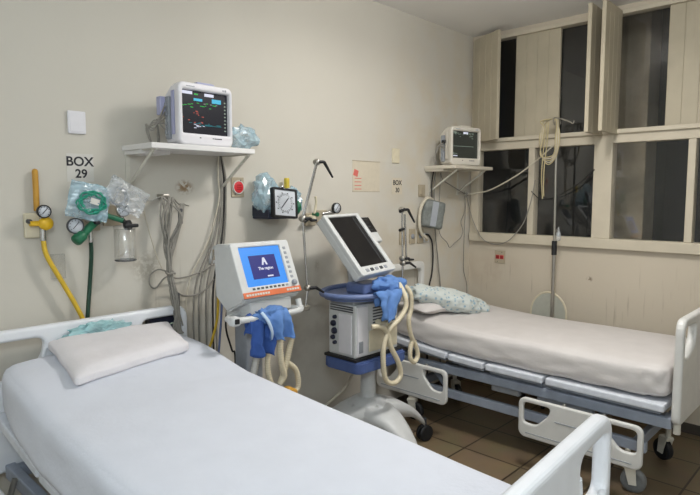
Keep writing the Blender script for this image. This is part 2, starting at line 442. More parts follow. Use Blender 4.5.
for ya, yb in ((-.56,-.095), (-1.092,-.612), (-1.722,-1.228), (-2.28,-1.77), (-2.9,-2.45)):
    MB().bx(XW+.015, XW+.019, ya, yb, 1.342, 2.052).build('pane', 'glass', win)
for ya, yb in ((-.41,-.095), (-1.092,-.79), (-1.56,-1.228)):
    MB().bx(XW+.035, XW+.039, ya, yb, 2.15, 2.972).build('pane', 'glass', win)
def shutter_mb(w, h=.80):
    """board-and-batten leaf: hinge at origin, leaf along +x, thickness y"""
    m = MB()
    n = 4
    for k in range(n): m.bx(w*k/n+.001, w*(k+1)/n-.001, -.014, .014, 0, h, .003)
    m.bx(-.0, w, -.010, .010, .002, h-.002)
    return m
def fixed_shutter(ya, yb): shutter_mb(yb-ya, .822).xf(Matrix.Translation((XW+.015, ya, 2.15)) @ Matrix.Rotation(PI/2, 4, 'Z')).build('shutter', 'shutter', win)
fixed_shutter(-.79, -.41); fixed_shutter(-1.96, -1.56); fixed_shutter(-2.33, -1.97); fixed_shutter(-2.9,-2.45)
def open_shutter(y, yf, xf, z0=2.112, h=.88):
    w = math.hypot(XW-.03-xf, yf-y); a = math.atan2(yf-y, xf-(XW-.03))
    shutter_mb(w, h).xf(Matrix.Translation((XW-.03, y, z0)) @ Matrix.Rotation(a, 4, 'Z')).build('shutter', 'shutter', win)
open_shutter(-.045, -.365, 4.31, 2.125, .875)
open_shutter(-1.140, -1.157, 4.13); open_shutter(-1.245, -1.257, 4.12)

# outside, seen dark through the glass
struct(MB().bx(5.35, 5.65, -1.19, -.80, 0, 3.6, .01).build('pillar_outside', 'concrete', origin=(5.5,-1,0)))
struct(MB().bx(7.0, 7.2, -6, 3, 0, 4.5).build('wall_outside', 'nightwall', origin=(7.1,-1,0)))
struct(MB().bx(XW+.13, 7.0, -6, 3, -.1, 0).build('ground_outside', 'nightwall', origin=(5.5,-1,-.1)))

# ------------------------------------------------------------------ beds
def bed_board(cx, y, z0, z1, half=.475, mat_='bedplastic', th=.045, sgn=1):
    """head/footboard: rounded panel, two tear-drop grip openings"""
    H = z1-z0
    outer = rpoly([(-half,0),(half,0),(half,H),(-half,H)], [.05,.05,.075,.075])
    holes = []
    for s in (-1, 1):
        a, b, top = .215, half-.042, H-.048
        pts = [(s*a, top-.002), (s*b, top-.002), (s*b, top-.165), (s*(b-.06), top-.165), (s*(a+.028), top-.115)]
        if s < 0: pts = pts[::-1]
        holes.append(rpoly(pts, [.05,.02,.03,.03,.06] if s > 0 else [.06,.03,.03,.02,.05]))
    m = MB().plate2d(outer, holes, th, .016, Matrix.Translation((cx, 0, z0)) @ XZ(y))
    return m

def grip_lip(cx, y, z1, half, s, th):
    top = z1-.048; b = half-.042; a = .215
    pts = [(cx+s*(a+.004), y, top-.05), (cx+s*(a+.035), y, top-.128), (cx+s*(b-.06), y, top-.173), (cx+s*(b-.004), y, top-.170)]
    return MB().tube([V(p)+V((0,-th/2*.6,0)) for p in pts], .012, 8)

def rail_mb(x, y0, y1, z0, z1, th=.028):
    """lowered side rail: rounded panel with two grip openings, in the YZ plane; y0 > y1"""
    L = y0-y1; H = z1-z0
    outer = rrect(0, L, 0, H, .045)
    holes = []
    for s in (0, 1):
        pts = [(.030,H-.028),(.200,H-.028),(.192,H-.075),(.115,H-.158),(.030,H-.158)]
        if s: pts = [(L-a, b) for a, b in pts][::-1]
        holes.append(rpoly(pts, .03))
    return MB().plate2d(outer, holes, th, .010, Matrix.Translation((0, y0, z0)) @ YZ(x))

def rail_detail(x, y0, y1, z0, z1):
    L = y0-y1; H = z1-z0; m = MB()
    for s in (0, 1):
        pts = [(.034,H-.163),(.120,H-.165),(.200,H-.080),(.213,H-.035)]
        if s: pts = [(L-a, b) for a, b in pts]
        m.tube([(x, y0-a, z0+b) for a, b in pts], .011, 8)
    return m
def rail_groove(x, y0, y1, z0, z1):
    L = y0-y1; H = z1-z0; m = MB()
    m.bx(x-.017, x-.008, y0-.23, y0-L+.23, z0+H-.105, z0+H-.098, .002)
    m.bx(x-.017, x-.008, y0-.05, y0-L+.05, z0+.028, z0+.034, .002)
    return m

def caster(parent, x, y, r=.065, yaw=0, wheelmat='black', forkmat='bracket', top=.20):
    t = MB(); rot = Matrix.Translation((x,y,0)) @ Matrix.Rotation(yaw, 4, 'Z')
    t.cyl((0,.035,r*2+.0), (0,.035,top), .016); t.box((0,.02,r*2+.012), (.06,.075,.03), .012)
    for s in (-1,1): t.prism([(-.018,r-.018),(.022,r-.02),(.05,r*2+.015),(-.01,r*2+.015)], s*.027-.003, s*.027+.003, 'yzx')
    fk = t.xf(rot).build('caster', forkmat, parent)
    w = MB().lathe([(0,-.016),(r*.55,-.017),(r*.62,-.019),(r*.93,-.019),(r,-.012),(r,.012),(r*.93,.019),(r*.62,.019),(r*.55,.017),(0,.016)], (0,0,r), (1,0,0), 24)
    w.xf(rot).build('wheel', wheelmat, fk)
    return fk

def interp(tab, y):
    for (a, za), (b, zb) in zip(tab, tab[1:]):
        if a >= y >= b:
            t = (y-a)/(b-a); t2 = t*t*(3-2*t)*.35+t*.65; return za+(zb-za)*t2
    return tab[0][1] if y > tab[0][0] else tab[-1][1]

def make_bed(label, cx, half, yh, yf, ptab, boards, wx, ycast, pm, plates_mat, foot_turn=0, foot_shift=0, head_custom=None):
    """cx centre; yh/yf head and foot board y; ptab = platform top height by y"""
    root = thing('hospital_bed', label, 'hospital bed', (cx, (yh+yf)/2, 0), 'adjustable hospital beds')
    # boards
    if head_custom is None:
        hb = bed_board(cx, yh, boards[0], boards[1], .475, pm).build('headboard', pm, root)
        for s in (-1,1): grip_lip(cx, yh, boards[1], .475, s, .045).build('grip_lip', pm, hb)
    else: head_custom(root)
    turn = Matrix.Translation((cx+.475+foot_shift, yf, 0)) @ Matrix.Rotation(foot_turn, 4, 'Z') @ Matrix.Translation((-cx-.475, -yf, 0))
    fb = bed_board(cx, yf, boards[2], boards[3], .475, pm).xf(turn).build('footboard', pm, root)
    for s in (-1,1):
        grip_lip(cx, yf, boards[3], .475, s, .045).xf(turn).build('grip_lip', pm, fb)
        MB().cyl((cx+s*.43, yf, boards[2]-.05), (cx+s*.43, yf, boards[2]+.02), .018).xf(turn).build('socket', 'bracket', fb)
    # platform plates
    ys = [yh-.05, yh-.53, yh-.55, yh-.82, yh-.84, yh-1.23, yh-1.25, yf+.06]
    for a, b in zip(ys[::2], ys[1::2]):
        za, zb = interp(ptab, a), interp(ptab, b); ang = math.atan2(za-zb, a-b); L = math.hypot(a-b, za-zb)
        rot = Matrix.Rotation(ang, 4, 'X')
        p = MB().box((cx, (a+b)/2, (za+zb)/2-.021), (half*2+.02, L, .042), .008, rot).build('platform_plate', plates_mat, root)
        q = MB()
        q.box((cx, (a+b)/2, (za+zb)/2-.052), (half*2-.05, L*.92, .024), .003, rot)
        q.build('plate_rib', 'steelblue', p)
    # upper frame
    zu = min(z for _, z in ptab)-.105
    for s in (-1,1):
        MB().bx(cx+s*(half-.045)-.02, cx+s*(half-.045)+.02, yf+.03, yh-.03, zu-.03, zu+.03, .006).build('frame_rail', 'steelblue', root)
    for y in (yh-.06, yh-.9, yf+.06):
        MB().bx(cx-half+.06, cx+half-.06, y-.02, y+.02, zu-.025, zu+.025, .005).build('cross_bar', 'steelblue', root)
    # base frame
    xa, xb = wx; zb_ = .275
    for x in (xa, xb): MB().bx(x-.02, x+.02, ycast[1]-.06, ycast[0]+.10, zb_-.03, zb_+.03, .006).build('base_rail', 'steelblue', root)
    for y in ycast: MB().bx(xa, xb, y-.02, y+.02, zb_-.03, zb_+.03, .006).build('base_cross_bar', 'steelblue', root)
    # lift legs, motors
    for y, dy in ((yh-.45,.14),(yf+.50,-.14)):
        for x in (xa+.05, xb-.05): MB().tube([(x, y, zb_+.02), (x, y+dy, zu-.01)], .018, 8, raw=True).build('lift_arm', 'steelblue', root)
    MB().bx(cx-.10, cx+.05, yh-1.35, yh-.95, zu-.12, zu-.01, .012).build('motor_housing', 'grey', root)
    MB().tube([(cx-.02, yh-.96, zu-.06), (cx-.02, yh-.5, zu-.02)], .02, 10, raw=True).build('actuator_rod', 'chrome', root)
    MB().bx(cx-half+.06, cx-half+.10, yf+.45, yf+.80, zu-.10, zu+.05, .01).build('side_panel', 'grey', root)
    MB().bx(cx-half+.06, cx-half+.10, yf+.92, yf+1.12, zu-.08, zu+.06, .01).build('side_panel', 'grey', root)
    # casters
    k = 0
    for y in ycast:
        for x in (xa, xb):
            caster(root, x, y, .068, (.3,-.5,.2,2.6)[k], 'wheelgrey' if (k == 2 and cx > 3) else 'black', 'bracket', .25); k += 1
    return root

def side_rails(root, x, segs, pm, arm_dx):
    for (ya, yb, z0, z1) in segs:
        r = rail_mb(x, ya, yb, z0, z1).build('side_rail', pm, root)
        rail_detail(x, ya, yb, z0, z1).build('grip_lip', pm, r)
        rail_groove(x, ya, yb, z0, z1).build('rail_groove', 'grey', r)
        for y in (ya-.24, yb+.24):
            MB().tube([(x+arm_dx*.25, y, z0+.05), (x+arm_dx*.7, y, z0+.12), (x+arm_dx*1.2, y, z1-.02)], .012, 8).build('rail_arm', 'alu', r)

# --- bed 1 (nearest): raised head end
B1X, B1H = 1.095, .43
p1 = [(-.12,.782), (-.36,.760), (-.75,.695), (-1.3,.666), (-2.25,.620)]
bed1 = make_bed('white hospital bed nearest the camera with its head below the printed BOX 29 sign', B1X, B1H, -.115, -2.245, p1,
                (.50, 1.105, .46, 1.085), (B1X-.32, B1X+.32), (-.42,-1.95), 'bedplastic', 'plate', foot_turn=math.radians(3.3), foot_shift=.034)
side_rails(bed1, B1X-.52, [(-.15,-.85,.36,.60), (-1.25,-1.95,.30,.54)], 'bedplastic', .07)
side_rails(bed1, B1X+.52, [(-.15,-.85,.36,.60), (-1.25,-1.95,.30,.54)], 'bedplastic', -.07)

# --- bed 2 (by the window)
B2X, B2H = 3.74, .445
p2 = [(-.08,.622), (-.62,.578), (-.8,.568), (-2.1,.562)]
def b2_head(root):
    hb = MB().plate2d(rpoly([(-.47,0),(.47,0),(.47,.33),(-.005,.33),(-.005,.668),(-.47,.668)], [.03,.04,.04,.03,.05,.05]),
                      [rpoly([(-.425,.36),(-.048,.36),(-.048,.612),(-.425,.612)], .04)], .045, .014, Matrix.Translation((B2X, 0, .48)) @ XZ(-.05)).build('headboard', 'bedplastic_b', root)
bed2 = make_bed('white hospital bed beside the window with both near side rails lowered', B2X, B2H, -.05, -2.018, p2,
                (.5, .8, .47, 1.035), (3.37, 3.93), (-.26,-1.80), 'bedplastic_b', 'plate', head_custom=b2_head)
side_rails(bed2, 3.205, [(-.03,-.655,.245,.49), (-1.18,-1.89,.205,.450)], 'bedplastic_b', .08)

def mattress(name, label, cx, w, y0, y1, ptab, th, material, seed, flare=0):
    L = y0-y1; off = V((seed*5.1, seed, 0)); zz_ = lambda p: .5-p.z/th
    def fn(p, e):
        y = (y0+y1)/2+p.y; zt = interp(ptab, y)
        q = V((p.x*3, p.y*1.3, p.z*3))+off
        wv = noise.noise(q)*.006
        if e.z > .7:
            wv += noise.noise(V((p.x*9, p.y*3, 0))+off)*.0022
            edge = min(1, (w/2-abs(p.x))/.12); wv += -.004*(1-edge)
        else:
            # folds of the tucked sheet on the sides
            zz = .5-p.z/th; wv += ((abs(noise.noise(V((p.y*2.2+p.z*9, p.z*3, p.x*2))+off))-.2)*.016+noise.noise(V((p.y*5-p.z*14, p.z*4, p.x*3))+off)*.005)*(.35+.9*zz)
            if p.y < -L/2+.15 and abs(e.x) < .95: wv += math.sin(p.x*55+seed)*.003*abs(e.y)
            if abs(p.x) > w/2-.2 and p.y < -L/2+.14: wv += (abs(noise.noise(V((p.x*16, p.y*16, p.z*8))+off))-.2)*.022
        s = p+e*wv
        s.x *= 1-.085*max(0, (abs(p.y)-(L/2-.20))/.20)**2
        if abs(p.x) > w/2-.10 and abs(p.y) < L/2-.05: s.x += math.copysign(flare*max(0, zz_(p))**2*min(1, (L/2-.05-abs(p.y))/.3), p.x)
        # crown of the mattress
        zc = s.z+ (.012*(1-(2*p.x/w)**2) if p.z > 0 else 0)
        return V((s.x, s.y, zc+zt-interp(ptab, (y0+y1)/2)))
    bm = softbox((w, L, th), .055, (44, 110, 12), fn)
    m = MB().bm(bm, Matrix.Translation((cx, (y0+y1)/2, interp(ptab, (y0+y1)/2)+th/2+.008)), True)
    o = m.build(name, material)
    return tag(o, label, 'mattress', 'sheeted mattresses')
mattress('mattress', 'white-sheeted mattress carrying the flat white pillow, nearest the camera', B1X, B1H*2+.010, -.155, -2.185, p1, .196, 'sheet', 3, .035)
mattress('mattress', 'cream-sheeted mattress below the window, carrying the patterned bundle', B2X, B2H*2-.02, -.085, -1.962, p2, .185, 'sheet_b', 11)

def pillow(name, label, c, d, rz, material, rx=0, ry=0, amp=.006, seed=1, n=(34,24,8), flat=False, warp=None):
    off = V((seed*3.3, seed, 2))
    def fn(p, e):
        u, v = 2*p.x/d[0], 2*p.y/d[1]
        ex, lo = (9, .55) if flat else (3.2, .12)
        k = max(lo, (1-abs(u)**ex)**.55*(1-abs(v)**ex)**.55) if abs(u) < 1 and abs(v) < 1 else lo
        s = V((p.x*(1+.03*abs(v)**3), p.y*(1+.04*abs(u)**3), p.z*k))
        return s+e*noise.noise(V((p.x*9, p.y*9, p.z*5))+off)*amp
    m = MB().bm(softbox(d, min(d)*.3, n, fn), Matrix.Translation(c) @ Matrix.Rotation(rz,4,'Z') @ Matrix.Rotation(rx,4,'X') @ Matrix.Rotation(ry,4,'Y'), True)
    if warp:
        m = MB().bm(softbox(d, min(d)*.3, n, fn), None, True)
        q = []
        for p in m.v:
            u, v = p.x/d[0]+.5, p.y/d[1]+.5
            a = V(warp[0]).lerp(V(warp[1]), u); b_ = V(warp[3]).lerp(V(warp[2]), u); r = a.lerp(b_, v); q.append(V((r.x, r.y, r.z+p.z)))
        m.v = q
    o = m.build(name, material); return tag(o, label, 'pillow')
pillow('pillow', 'flat white pillow lying at the head of the nearest bed', (1.130,-.345,.985), (.53,.395,.078), .165, 'pillow', math.radians(7), seed=2, flat=True, warp=[(.835,-.572,.964), (1.362,-.485,.982), (1.440,-.160,1.020), (.880,-.160,1.020)])
pillow('pillow', 'plain cream pillow mostly hidden under the patterned bundle', (3.55,-.27,.855), (.48,.34,.10), -.15, 'sheet_b', math.radians(4), seed=5)

def bundle_fn(p):
    return p
b = crumple((0,0,0), (.345,.12,.082), 4, .34, 5, 3.2)
b.xf(Matrix.Translation((3.585,-.375,.893)) @ Matrix.Rotation(math.radians(-30),4,'Z') @ Matrix.Rotation(math.radians(15),4,'Y'))
tag(b.build('patterned_bundle', 'pattern'), 'rolled pale blanket with blue flower print lying across the window bed pillow', 'blanket')
b = crumple((1.09,-.165,1.035), (.15,.035,.055), 9, .7, 4, 4, facet=True)
tag(b.build('crumpled_wrapper', 'plastic_teal'), 'crumpled pale teal plastic tucked between white pillow and headboard', 'plastic wrap')

# control pad behind the near bed's right grip opening
t = thing('bed_controller', 'dark navy handset hanging behind the right opening of the nearest headboard', 'remote control', (1.47,-.078,.86))
MB().bx(1.385, 1.555, -.092, -.068, .86, 1.052, .008).build('casing', 'navy', t)
k = MB()
k.tube([(1.41,-.0935,.992),(1.44,-.0935,1.0),(1.47,-.0935,.996),(1.50,-.0935,1.008),(1.53,-.0935,1.0)], .003, 6)
k.build('marking', 'em_grey', t)
MB().bx(1.40,1.54,-.068,-.002,1.0,1.03,.004).build('hanger','dgrey',t)

# ------------------------------------------------------------------ wall shelves and monitors
def shelf(label, xa, xb, z, mat_, br, depth=.30, group='bracketed wall shelves'):
    t = thing('wall_shelf', label, 'shelf', ((xa+xb)/2, 0, z-.25), group)
    MB().bx(xa, xb, -depth, 0, z-.026, z, .003).build('board', mat_, t)
    for x in br:
        m = MB(); m.bx(x-.011, x+.011, -.006, 0, z-.24, z-.026); m.bx(x-.011, x+.011, -depth+.03, 0, z-.032, z-.026)
        m.tube([(x, -depth+.035, z-.032), (x, -.004, z-.205)], .008, 6, raw=True)
        m.build('bracket', 'bracket', t)
    MB().bx(xa+.01, xa+.16, -depth+.12, -.004, z-.045, z-.026, .002).build('batten', mat_, t)
    return t
shelf('white bracketed wall shelf above the nearest bed holding the lit monitor', 1.31, 1.895, 1.912, 'wood', (1.335, 1.878))
shelf('cream bracketed wall shelf in the corner beside the window', 3.80, 4.36, 1.902, 'wood_b', (3.88, 4.29))

def monitor(label, c, rz, w, h, d, body, stripe, screen, traces, tilt=0, group='bedside monitors'):
    """patient monitor built at the origin (front faces -y), then placed"""
    t = thing('patient_monitor', label, 'patient monitor', (0,0,0), group)
    R = Matrix.Rotation(tilt, 4, 'X')
    prof = [(-.0,.006),(-.0,h-.004),(d*.45,h-.004),(d,h-.06),(d,.05),(d*.8,.0)]
    MB().prism(prof, -w/2+.012, w/2-.012, 'yzx', .012).xf(R).build('casing', body, t)
    bz = MB().plate2d(rrect(-w/2,w/2,0,h,.032), [rrect(-w*.425,w*.435,h*.19,h*.885,.006)], .046, .012, XZ(-.008)).xf(R).build('front_bezel', body, t)
    MB().bx(-w*.44,w*.45,-.008,.002,h*.18,h*.90).xf(R).build('screen', screen, t)
    sc = [c_ for c_ in t.children if c_.name.startswith('screen')][0]
    groups = {}
    W_, H_ = w*.86, h*.695; ox, oz = -w*.425, h*.885
    for col, x, y, ww, hh in traces:
        groups.setdefault(col, MB()).bx(ox+x*W_, ox+(x+ww)*W_, -.0095, -.0079, oz-(y+hh)*H_, oz-y*H_)
    for col, m in groups.items(): m.xf(R).build('readout', col, sc)
    MB().box((.02, d*.2, h+.004), (w*.34, .05, .022), .010).xf(R).build('handle', stripe, t)
    s = MB()
    s.bx(-w/2-.001,-w/2+.006, d*.12, d*.30, .05, h-.04, .002); s.xf(R).build('side_stripe', stripe, t)
    for a, b_ in ((-.045,-.037),(.03,.036),(.04,.085)): MB().bx(a, b_, -.032, -.029, h*.115, h*.133).xf(R).build('button', 'dgrey', t)
    k = MB(); k.bx(w*.30,w*.325,-.032,-.0295,h*.925,h*.95); k.bx(w*.34,w*.37,-.032,-.0295,h*.92,h*.955); k.bx(-w*.37,-w*.22,-.032,-.0299,h*.93,h*.942)
    k.xf(R).build('printed_mark', 'grey', t)
    k = MB()
    for i in range(4): k.cyl((-w/2-.012, d*.55+.0*i, .06+.045*i), (-w/2+.014, d*.55, .06+.045*i), .010, seg=10)
    k.bx(-w/2-.004, -w/2+.013, d*.42, d*.68, .03, .235, .003); k.xf(R).build('connector_block', 'grey', t)
    t.location = c; t.rotation_euler = (0,0,rz)
    return t
rng = random.Random(3)
tr = [('em_white',.02,.02,.22,.07),('em_white',.50,.03,.20,.07),('em_green',.28,.06,.08,.03),('em_cyan',.27,.17,.18,.06),('em_cyan',.66,.14,.20,.10)]
for i in range(16):
    tr.append(('em_green', .02+.9*rng.random()*.9, .21+.17*rng.random(), .02+.05*rng.random(), .014))
for i in range(12): tr.append(('em_red', .02+.42*rng.random(), .40+.36*rng.random(), .015+.03*rng.random(), .018))
for i in range(14): tr.append(('em_teal', .14+.70*rng.random(), .72+.10*rng.random(), .03+.08*rng.random(), .012))
for i in range(8): tr.append(('em_white', .26+.2*rng.random(), .76+.16*rng.random(), .02+.04*rng.random(), .014))
for i in range(9): tr.append(('em_grey', .93, .18+.085*i, .035, .03))
for x_ in (.48,.62,.74): tr.append(('em_grey', x_, .27, .04, .016))
tr += [('em_teal',.50,.78,.36,.012)]
monitor('white bedside monitor with colourful lit traces, on the shelf above the nearest bed', (1.625,-.24,1.914), .03, .315, .300, .13, 'monwhite', 'lavender', 'mon_screen', tr, 0)
tr2 = [('em_white',.44,.02,.18,.07),('em_white',.06,.90,.16,.03),('em_grey',.05,.02,.12,.04)]
for i in range(26): tr2.append(('em_grey', .03+.8*rng.random(), .03+.24*rng.random()*rng.random()+.02, .02+.06*rng.random(), .014))
for i in range(6): tr2.append(('em_grey', .02+.2*rng.random(), .78+.12*rng.random(), .05, .014))
tr2 += [('em_grey',.04,.55,.80,.012)]
monitor('cream bedside monitor with dim grey screen, on the corner shelf by the window', (3.99,-.25,1.904), math.radians(-14), .32, .30, .13, 'moncream', 'moncream', 'mon_screen_b', tr2, 0)

# bag and leads beside monitor 1
b = crumple((1.930,-.15,1.985), (.092,.056,.064), 21, .6, 3, 2.2, facet=True)
tag(b.build('plastic_bag', 'plastic_blue'), 'crumpled bluish plastic bag beside the lit monitor on the shelf end', 'plastic bag')
t = thing('monitor_leads', 'coiled grey leads hanging off the left side of the lit monitor', 'cable', (1.40,-.14,1.914))
for k in range(5):
    a = rng.random()*.02
    MB().tube([(1.455,-.17,1.985+.03*k),(1.410-a,-.16,2.03-.012*k),(1.385-a,-.14,1.97+.01*k),(1.40,-.13,1.925),(1.43+a,-.12,1.93),(1.425,-.14,2.0+.01*k)], .0038, 6).build('lead', 'cablegrey', t)
MB().bx(1.435,1.462,-.16,-.12,2.06,2.15,.004).build('clip', 'lavender', t)
t = thing('monitor_leads', 'thin dark leads behind the cream monitor in the corner', 'cable', (3.80,-.16,1.904))
for k in range(4):
    MB().tube([(3.86,-.18,2.0+.03*k),(3.81-.01*k,-.15,2.05),(3.79,-.12,1.98),(3.81+.01*k,-.10,1.91)], .0032, 6).build('lead', 'cablegrey', t)
MB().bx(3.825,3.855,-.18,-.15,2.075,2.10,.004).build('plug', 'black', t)

# ------------------------------------------------------------------ signs, plates and papers on the head wall
def plate(name, label, cat, x0, x1, z0, z1, material, th=.010, bev=.004, group=None):
    t = thing(name, label, cat, ((x0+x1)/2, 0, z0), group)
    MB().bx(x0, x1, -th, 0, z0, z1, bev).build('cover', material, t)
    return t
t = plate('switch_cover', 'blank white wall cover plate above the BOX 29 sign', 'wall plate', 1.055, 1.137, 1.952, 2.057, 'monwhite', .014, .006)
MB().bx(1.064,1.128,-.016,-.013,1.962,2.047,.002).build('insert', 'monwhite', t)
t = thing('bed_sign', 'white paper sign reading BOX 29 above the nearest bed', 'sign', (1.10,0,1.73), 'bed number signs')
MB().bx(1.045, 1.168, -.0015, 0, 1.732, 1.862).build('sheet', 'paper', t)
MB().text('BOX', .060, Matrix.Translation((1.105,0,1.824)) @ XZ(-.002)).build('lettering', 'ink', t)
MB().text('29', .056, Matrix.Translation((1.110,0,1.768)) @ XZ(-.002)).build('lettering', 'ink', t)
t = thing('bed_sign', 'small white paper sign reading BOX 30 beside the far bed', 'sign', (3.46,0,1.68), 'bed number signs')
MB().bx(3.40, 3.52, -.0015, 0, 1.675, 1.80).build('sheet', 'paper_b', t)
MB().text('BOX', .050, Matrix.Translation((3.462,0,1.762)) @ XZ(-.002)).build('lettering', 'ink', t)
MB().text('30', .048, Matrix.Translation((3.464,0,1.706)) @ XZ(-.002)).build('lettering', 'ink', t)
plate('switch_cover', 'blank pale wall cover plate above the BOX 30 sign', 'wall plate', 3.395, 3.48, 1.910, 2.020, 'cream', .010)
t = thing('wall_notice', 'cream paper notice with faint red print between the two beds', 'notice', (3.11,0,1.695))
MB().bx(2.965, 3.255, -.002, 0, 1.695, 1.91).build('sheet', 'paper_b', t)
k = MB(); k.box((2.998,-.0028,1.825), (.045,.0014,.045), 0, Matrix.Rotation(.3,4,'Y'))
for i in range(4): k.bx(2.985,3.055,-.0034,-.002,1.785-.025*i,1.790-.025*i)
k.build('red_print', 'redink', t)
k = MB(); k.bx(2.963,3.257,-.004,0,1.908,1.913); k.bx(2.963,3.257,-.003,0,1.692,1.696); k.build('edge_strip','beigeplate',t)

def red_outlet(label, mtx, two=False, w=.082, h=.105):
    """red socket plate built facing -y at origin"""
    t = thing('power_outlet', label, 'power outlet', (0,0,0), 'red power outlets')
    MB().bx(-w/2,w/2,-.008,0,-h/2,h/2,.003).build('cover', 'beigeplate', t)
    if not two:
        s = MB().lathe([(.0,.0),(.034,.0),(.034,.008),(.030,.010),(0,.010)], (0,-.008,.0), (0,-1,0), 28).build('socket', 'red', t)
        MB().text('III', .045, Matrix.Rotation(PI/2,4,'Y') @ XZ(-.0185)).build('socket_mark', 'darkred', s)
        MB().lathe([(.034,.0),(.039,.0),(.039,.011),(.034,.011),(.034,0)], (0,-.008,0), (0,-1,0), 28, caps=False).build('socket_ring', 'paper', s)
    else:
        for sx in (-1,1):
            MB().bx(sx*.02-.015, sx*.02+.015, -.014, -.007, -.016, .014, .003).build('socket', 'darkred', t)
            MB().bx(sx*.02-.018, sx*.02+.018, -.0105, -.007, -.019, .017, .002).build('socket_ring', 'redink', t)
    for p in ((.02,.04),(-.02,-.04)):
        MB().lathe([(.004,0),(.004,.002),(0,.0025)], (p[0],-.008,p[1]), (0,-1,0), 10).build('screw', 'dgrey', t)
    t.matrix_world = mtx
    return t
red_outlet('round red power outlet on a beige plate under the near shelf bracket', Matrix.Translation((1.990,0,1.715)), w=.088, h=.115)
red_outlet('double red power outlet on the wall below the window', Matrix.Translation((XW,-.31,1.137)) @ Matrix.Rotation(-PI/2,4,'Z'), True, .10, .11)

def beige_plate(label, x0, x1, z0, z1, k, mat_='beigeplate'):
    t = plate('outlet_plate', label, 'wall plate', x0, x1, z0, z1, mat_, .010, .003, 'beige outlet plates')
    m = MB(); cx, cz = (x0+x1)/2, (z0+z1)/2
    if k == 1: m.bx(cx-.018,cx+.018,-.014,-.008,cz-.03,cz+.03,.004)
    else:
        m.lathe([(.020,0),(.020,.006),(.012,.008),(0,.008)], (cx,-.009,cz), (0,-1,0), 20)
    m.build('insert', 'beigeplate' if k == 1 else 'grey', t); return t
beige_plate('beige outlet plate left of three in the row behind the far ventilator', 3.49, 3.565, 1.285, 1.405, 1)
beige_plate('beige outlet plate in the middle of the row of three by the far bed', 3.612, 3.688, 1.285, 1.403, 2)
beige_plate('beige outlet plate right of three in the row by the hanging cuff', 3.715, 3.795, 1.283, 1.401, 2)
beige_plate('beige outlet plate by itself above the row of three, under the corner shelf', 3.725, 3.81, 1.655, 1.752, 1)
beige_plate('small white outlet plate behind the blue-screen ventilator', 1.79, 1.862, 1.285, 1.385, 1, 'offwhite')
beige_plate('small white outlet plate close under the hanging cuff', 3.80, 3.87, 1.285, 1.36, 1, 'offwhite')

# ------------------------------------------------------------------ medical gas outlets over bed 1
def gauge(parent, c, r, axis=(0,-1,0), rim='black', name='gauge'):
    g = MB().lathe([(0,0),(r*.9,0),(r,.004),(r,.022),(r*.95,.026),(r*.86,.024),(r*.86,.018),(0,.018)], c, axis, 28).build(name, rim, parent)
    q = V(axis).normalized()
    MB().lathe([(r*.85,0),(r*.85,.002),(0,.002)], V(c)+q*.019, axis, 28).build('dial', 'dial', g)
    n = MB(); e = V(c)+q*.0225
    n.tube([e+V((-.3*r,0,-.35*r)), e+V((.45*r,0,.5*r))], .0016, 5, raw=True)
    for k in range(9):
        a = math.radians(-40+k*32.5); d = V((math.cos(a),0,math.sin(a)))
        n.tube([e+d*r*.62, e+d*r*.80], .0011, 4, raw=True)
    n.build('pointer', 'ink', g)
    return g
t = thing('air_outlet', 'cream wall gas outlet with yellow knob, small gauge and upright ochre tube', 'gas outlet', (.895,0,1.45))
MB().bx(.850,.940,-.022,0,1.480,1.590,.006).build('cover', 'cream', t)
MB().tube([(.902,-.022,1.775),(.902,-.022,1.60)], .0125, 12, raw=True).build('ochre_tube', 'ochre', t)
MB().lathe([(.0125,0),(.010,.007),(0,.011)], (.902,-.022,1.775), (0,0,1), 14).build('tube_cap', 'ochre', t)
kb = MB().lathe([(.012,0),(.014,.02),(.028,.024),(.031,.034),(.028,.048),(0,.052)], (.925,-.022,1.545), (0,-1,0), 20).build('knob', 'yellow', t)
MB().cyl((.862,-.05,1.545),(.935,-.05,1.545),.012).build('valve_body', 'yellow', t)
gauge(t, (.912,-.065,1.598), .029)
MB().cyl((.905,-.05,1.545),(.912,-.062,1.598),.008).build('gauge_stem', 'chrome', t)
MB().cyl((.914,-.045,1.535),(.915,-.045,1.468),.014).build('fitting', 'chrome', t)
MB().cyl((.862,-.03,1.555),(.862,-.055,1.555),.010).build('port','dgrey',t)
tag(MB().tube([(.915,-.045,1.47),(.925,-.05,1.40),(.985,-.05,1.275),(1.045,-.05,1.15),(1.075,-.052,1.06),(1.085,-.05,.9),(1.09,-.045,.4),(1.09,-.045,.02)], .0105, 10).build('gas_hose', 'yellowhose'),
    'yellow hose dropping from the knobbed gas outlet behind the near bed', 'hose')

t = thing('oxygen_flowmeter', 'green oxygen regulator with round gauge under a bag of green tubing', 'regulator', (1.09,0,1.44))
MB().bx(1.105,1.185,-.014,0,1.50,1.60,.004).build('wall_plate', 'beigeplate', t)
MB().cyl((1.125,-.014,1.555),(1.125,-.085,1.545),.016).build('inlet', 'chrome', t)
MB().tube([(1.165,-.085,1.572),(1.10,-.09,1.52),(1.055,-.10,1.478)], .019, 12, raw=True).build('regulator_body', 'green', t)
MB().lathe([(.0,0),(.024,0),(.027,.008),(.027,.044),(.022,.052),(0,.052)], (1.068,-.098,1.492), V((-.78,-.2,-.62)).normalized(), 14).build('green_knob', 'green', t)
gauge(t, (1.037,-.085,1.530), .036, V((-.15,-1,.05)), 'dgrey')
MB().cyl((1.09,-.09,1.515),(1.045,-.085,1.530),.008).build('gauge_stem', 'chrome', t)
MB().cyl((1.103,-.09,1.51),(1.106,-.088,1.452),.011).build('outlet_fitting', 'chrome', t)
MB().bx(1.115,1.14,-.125,-.10,1.535,1.553,.004).build('valve_lever','black',t)
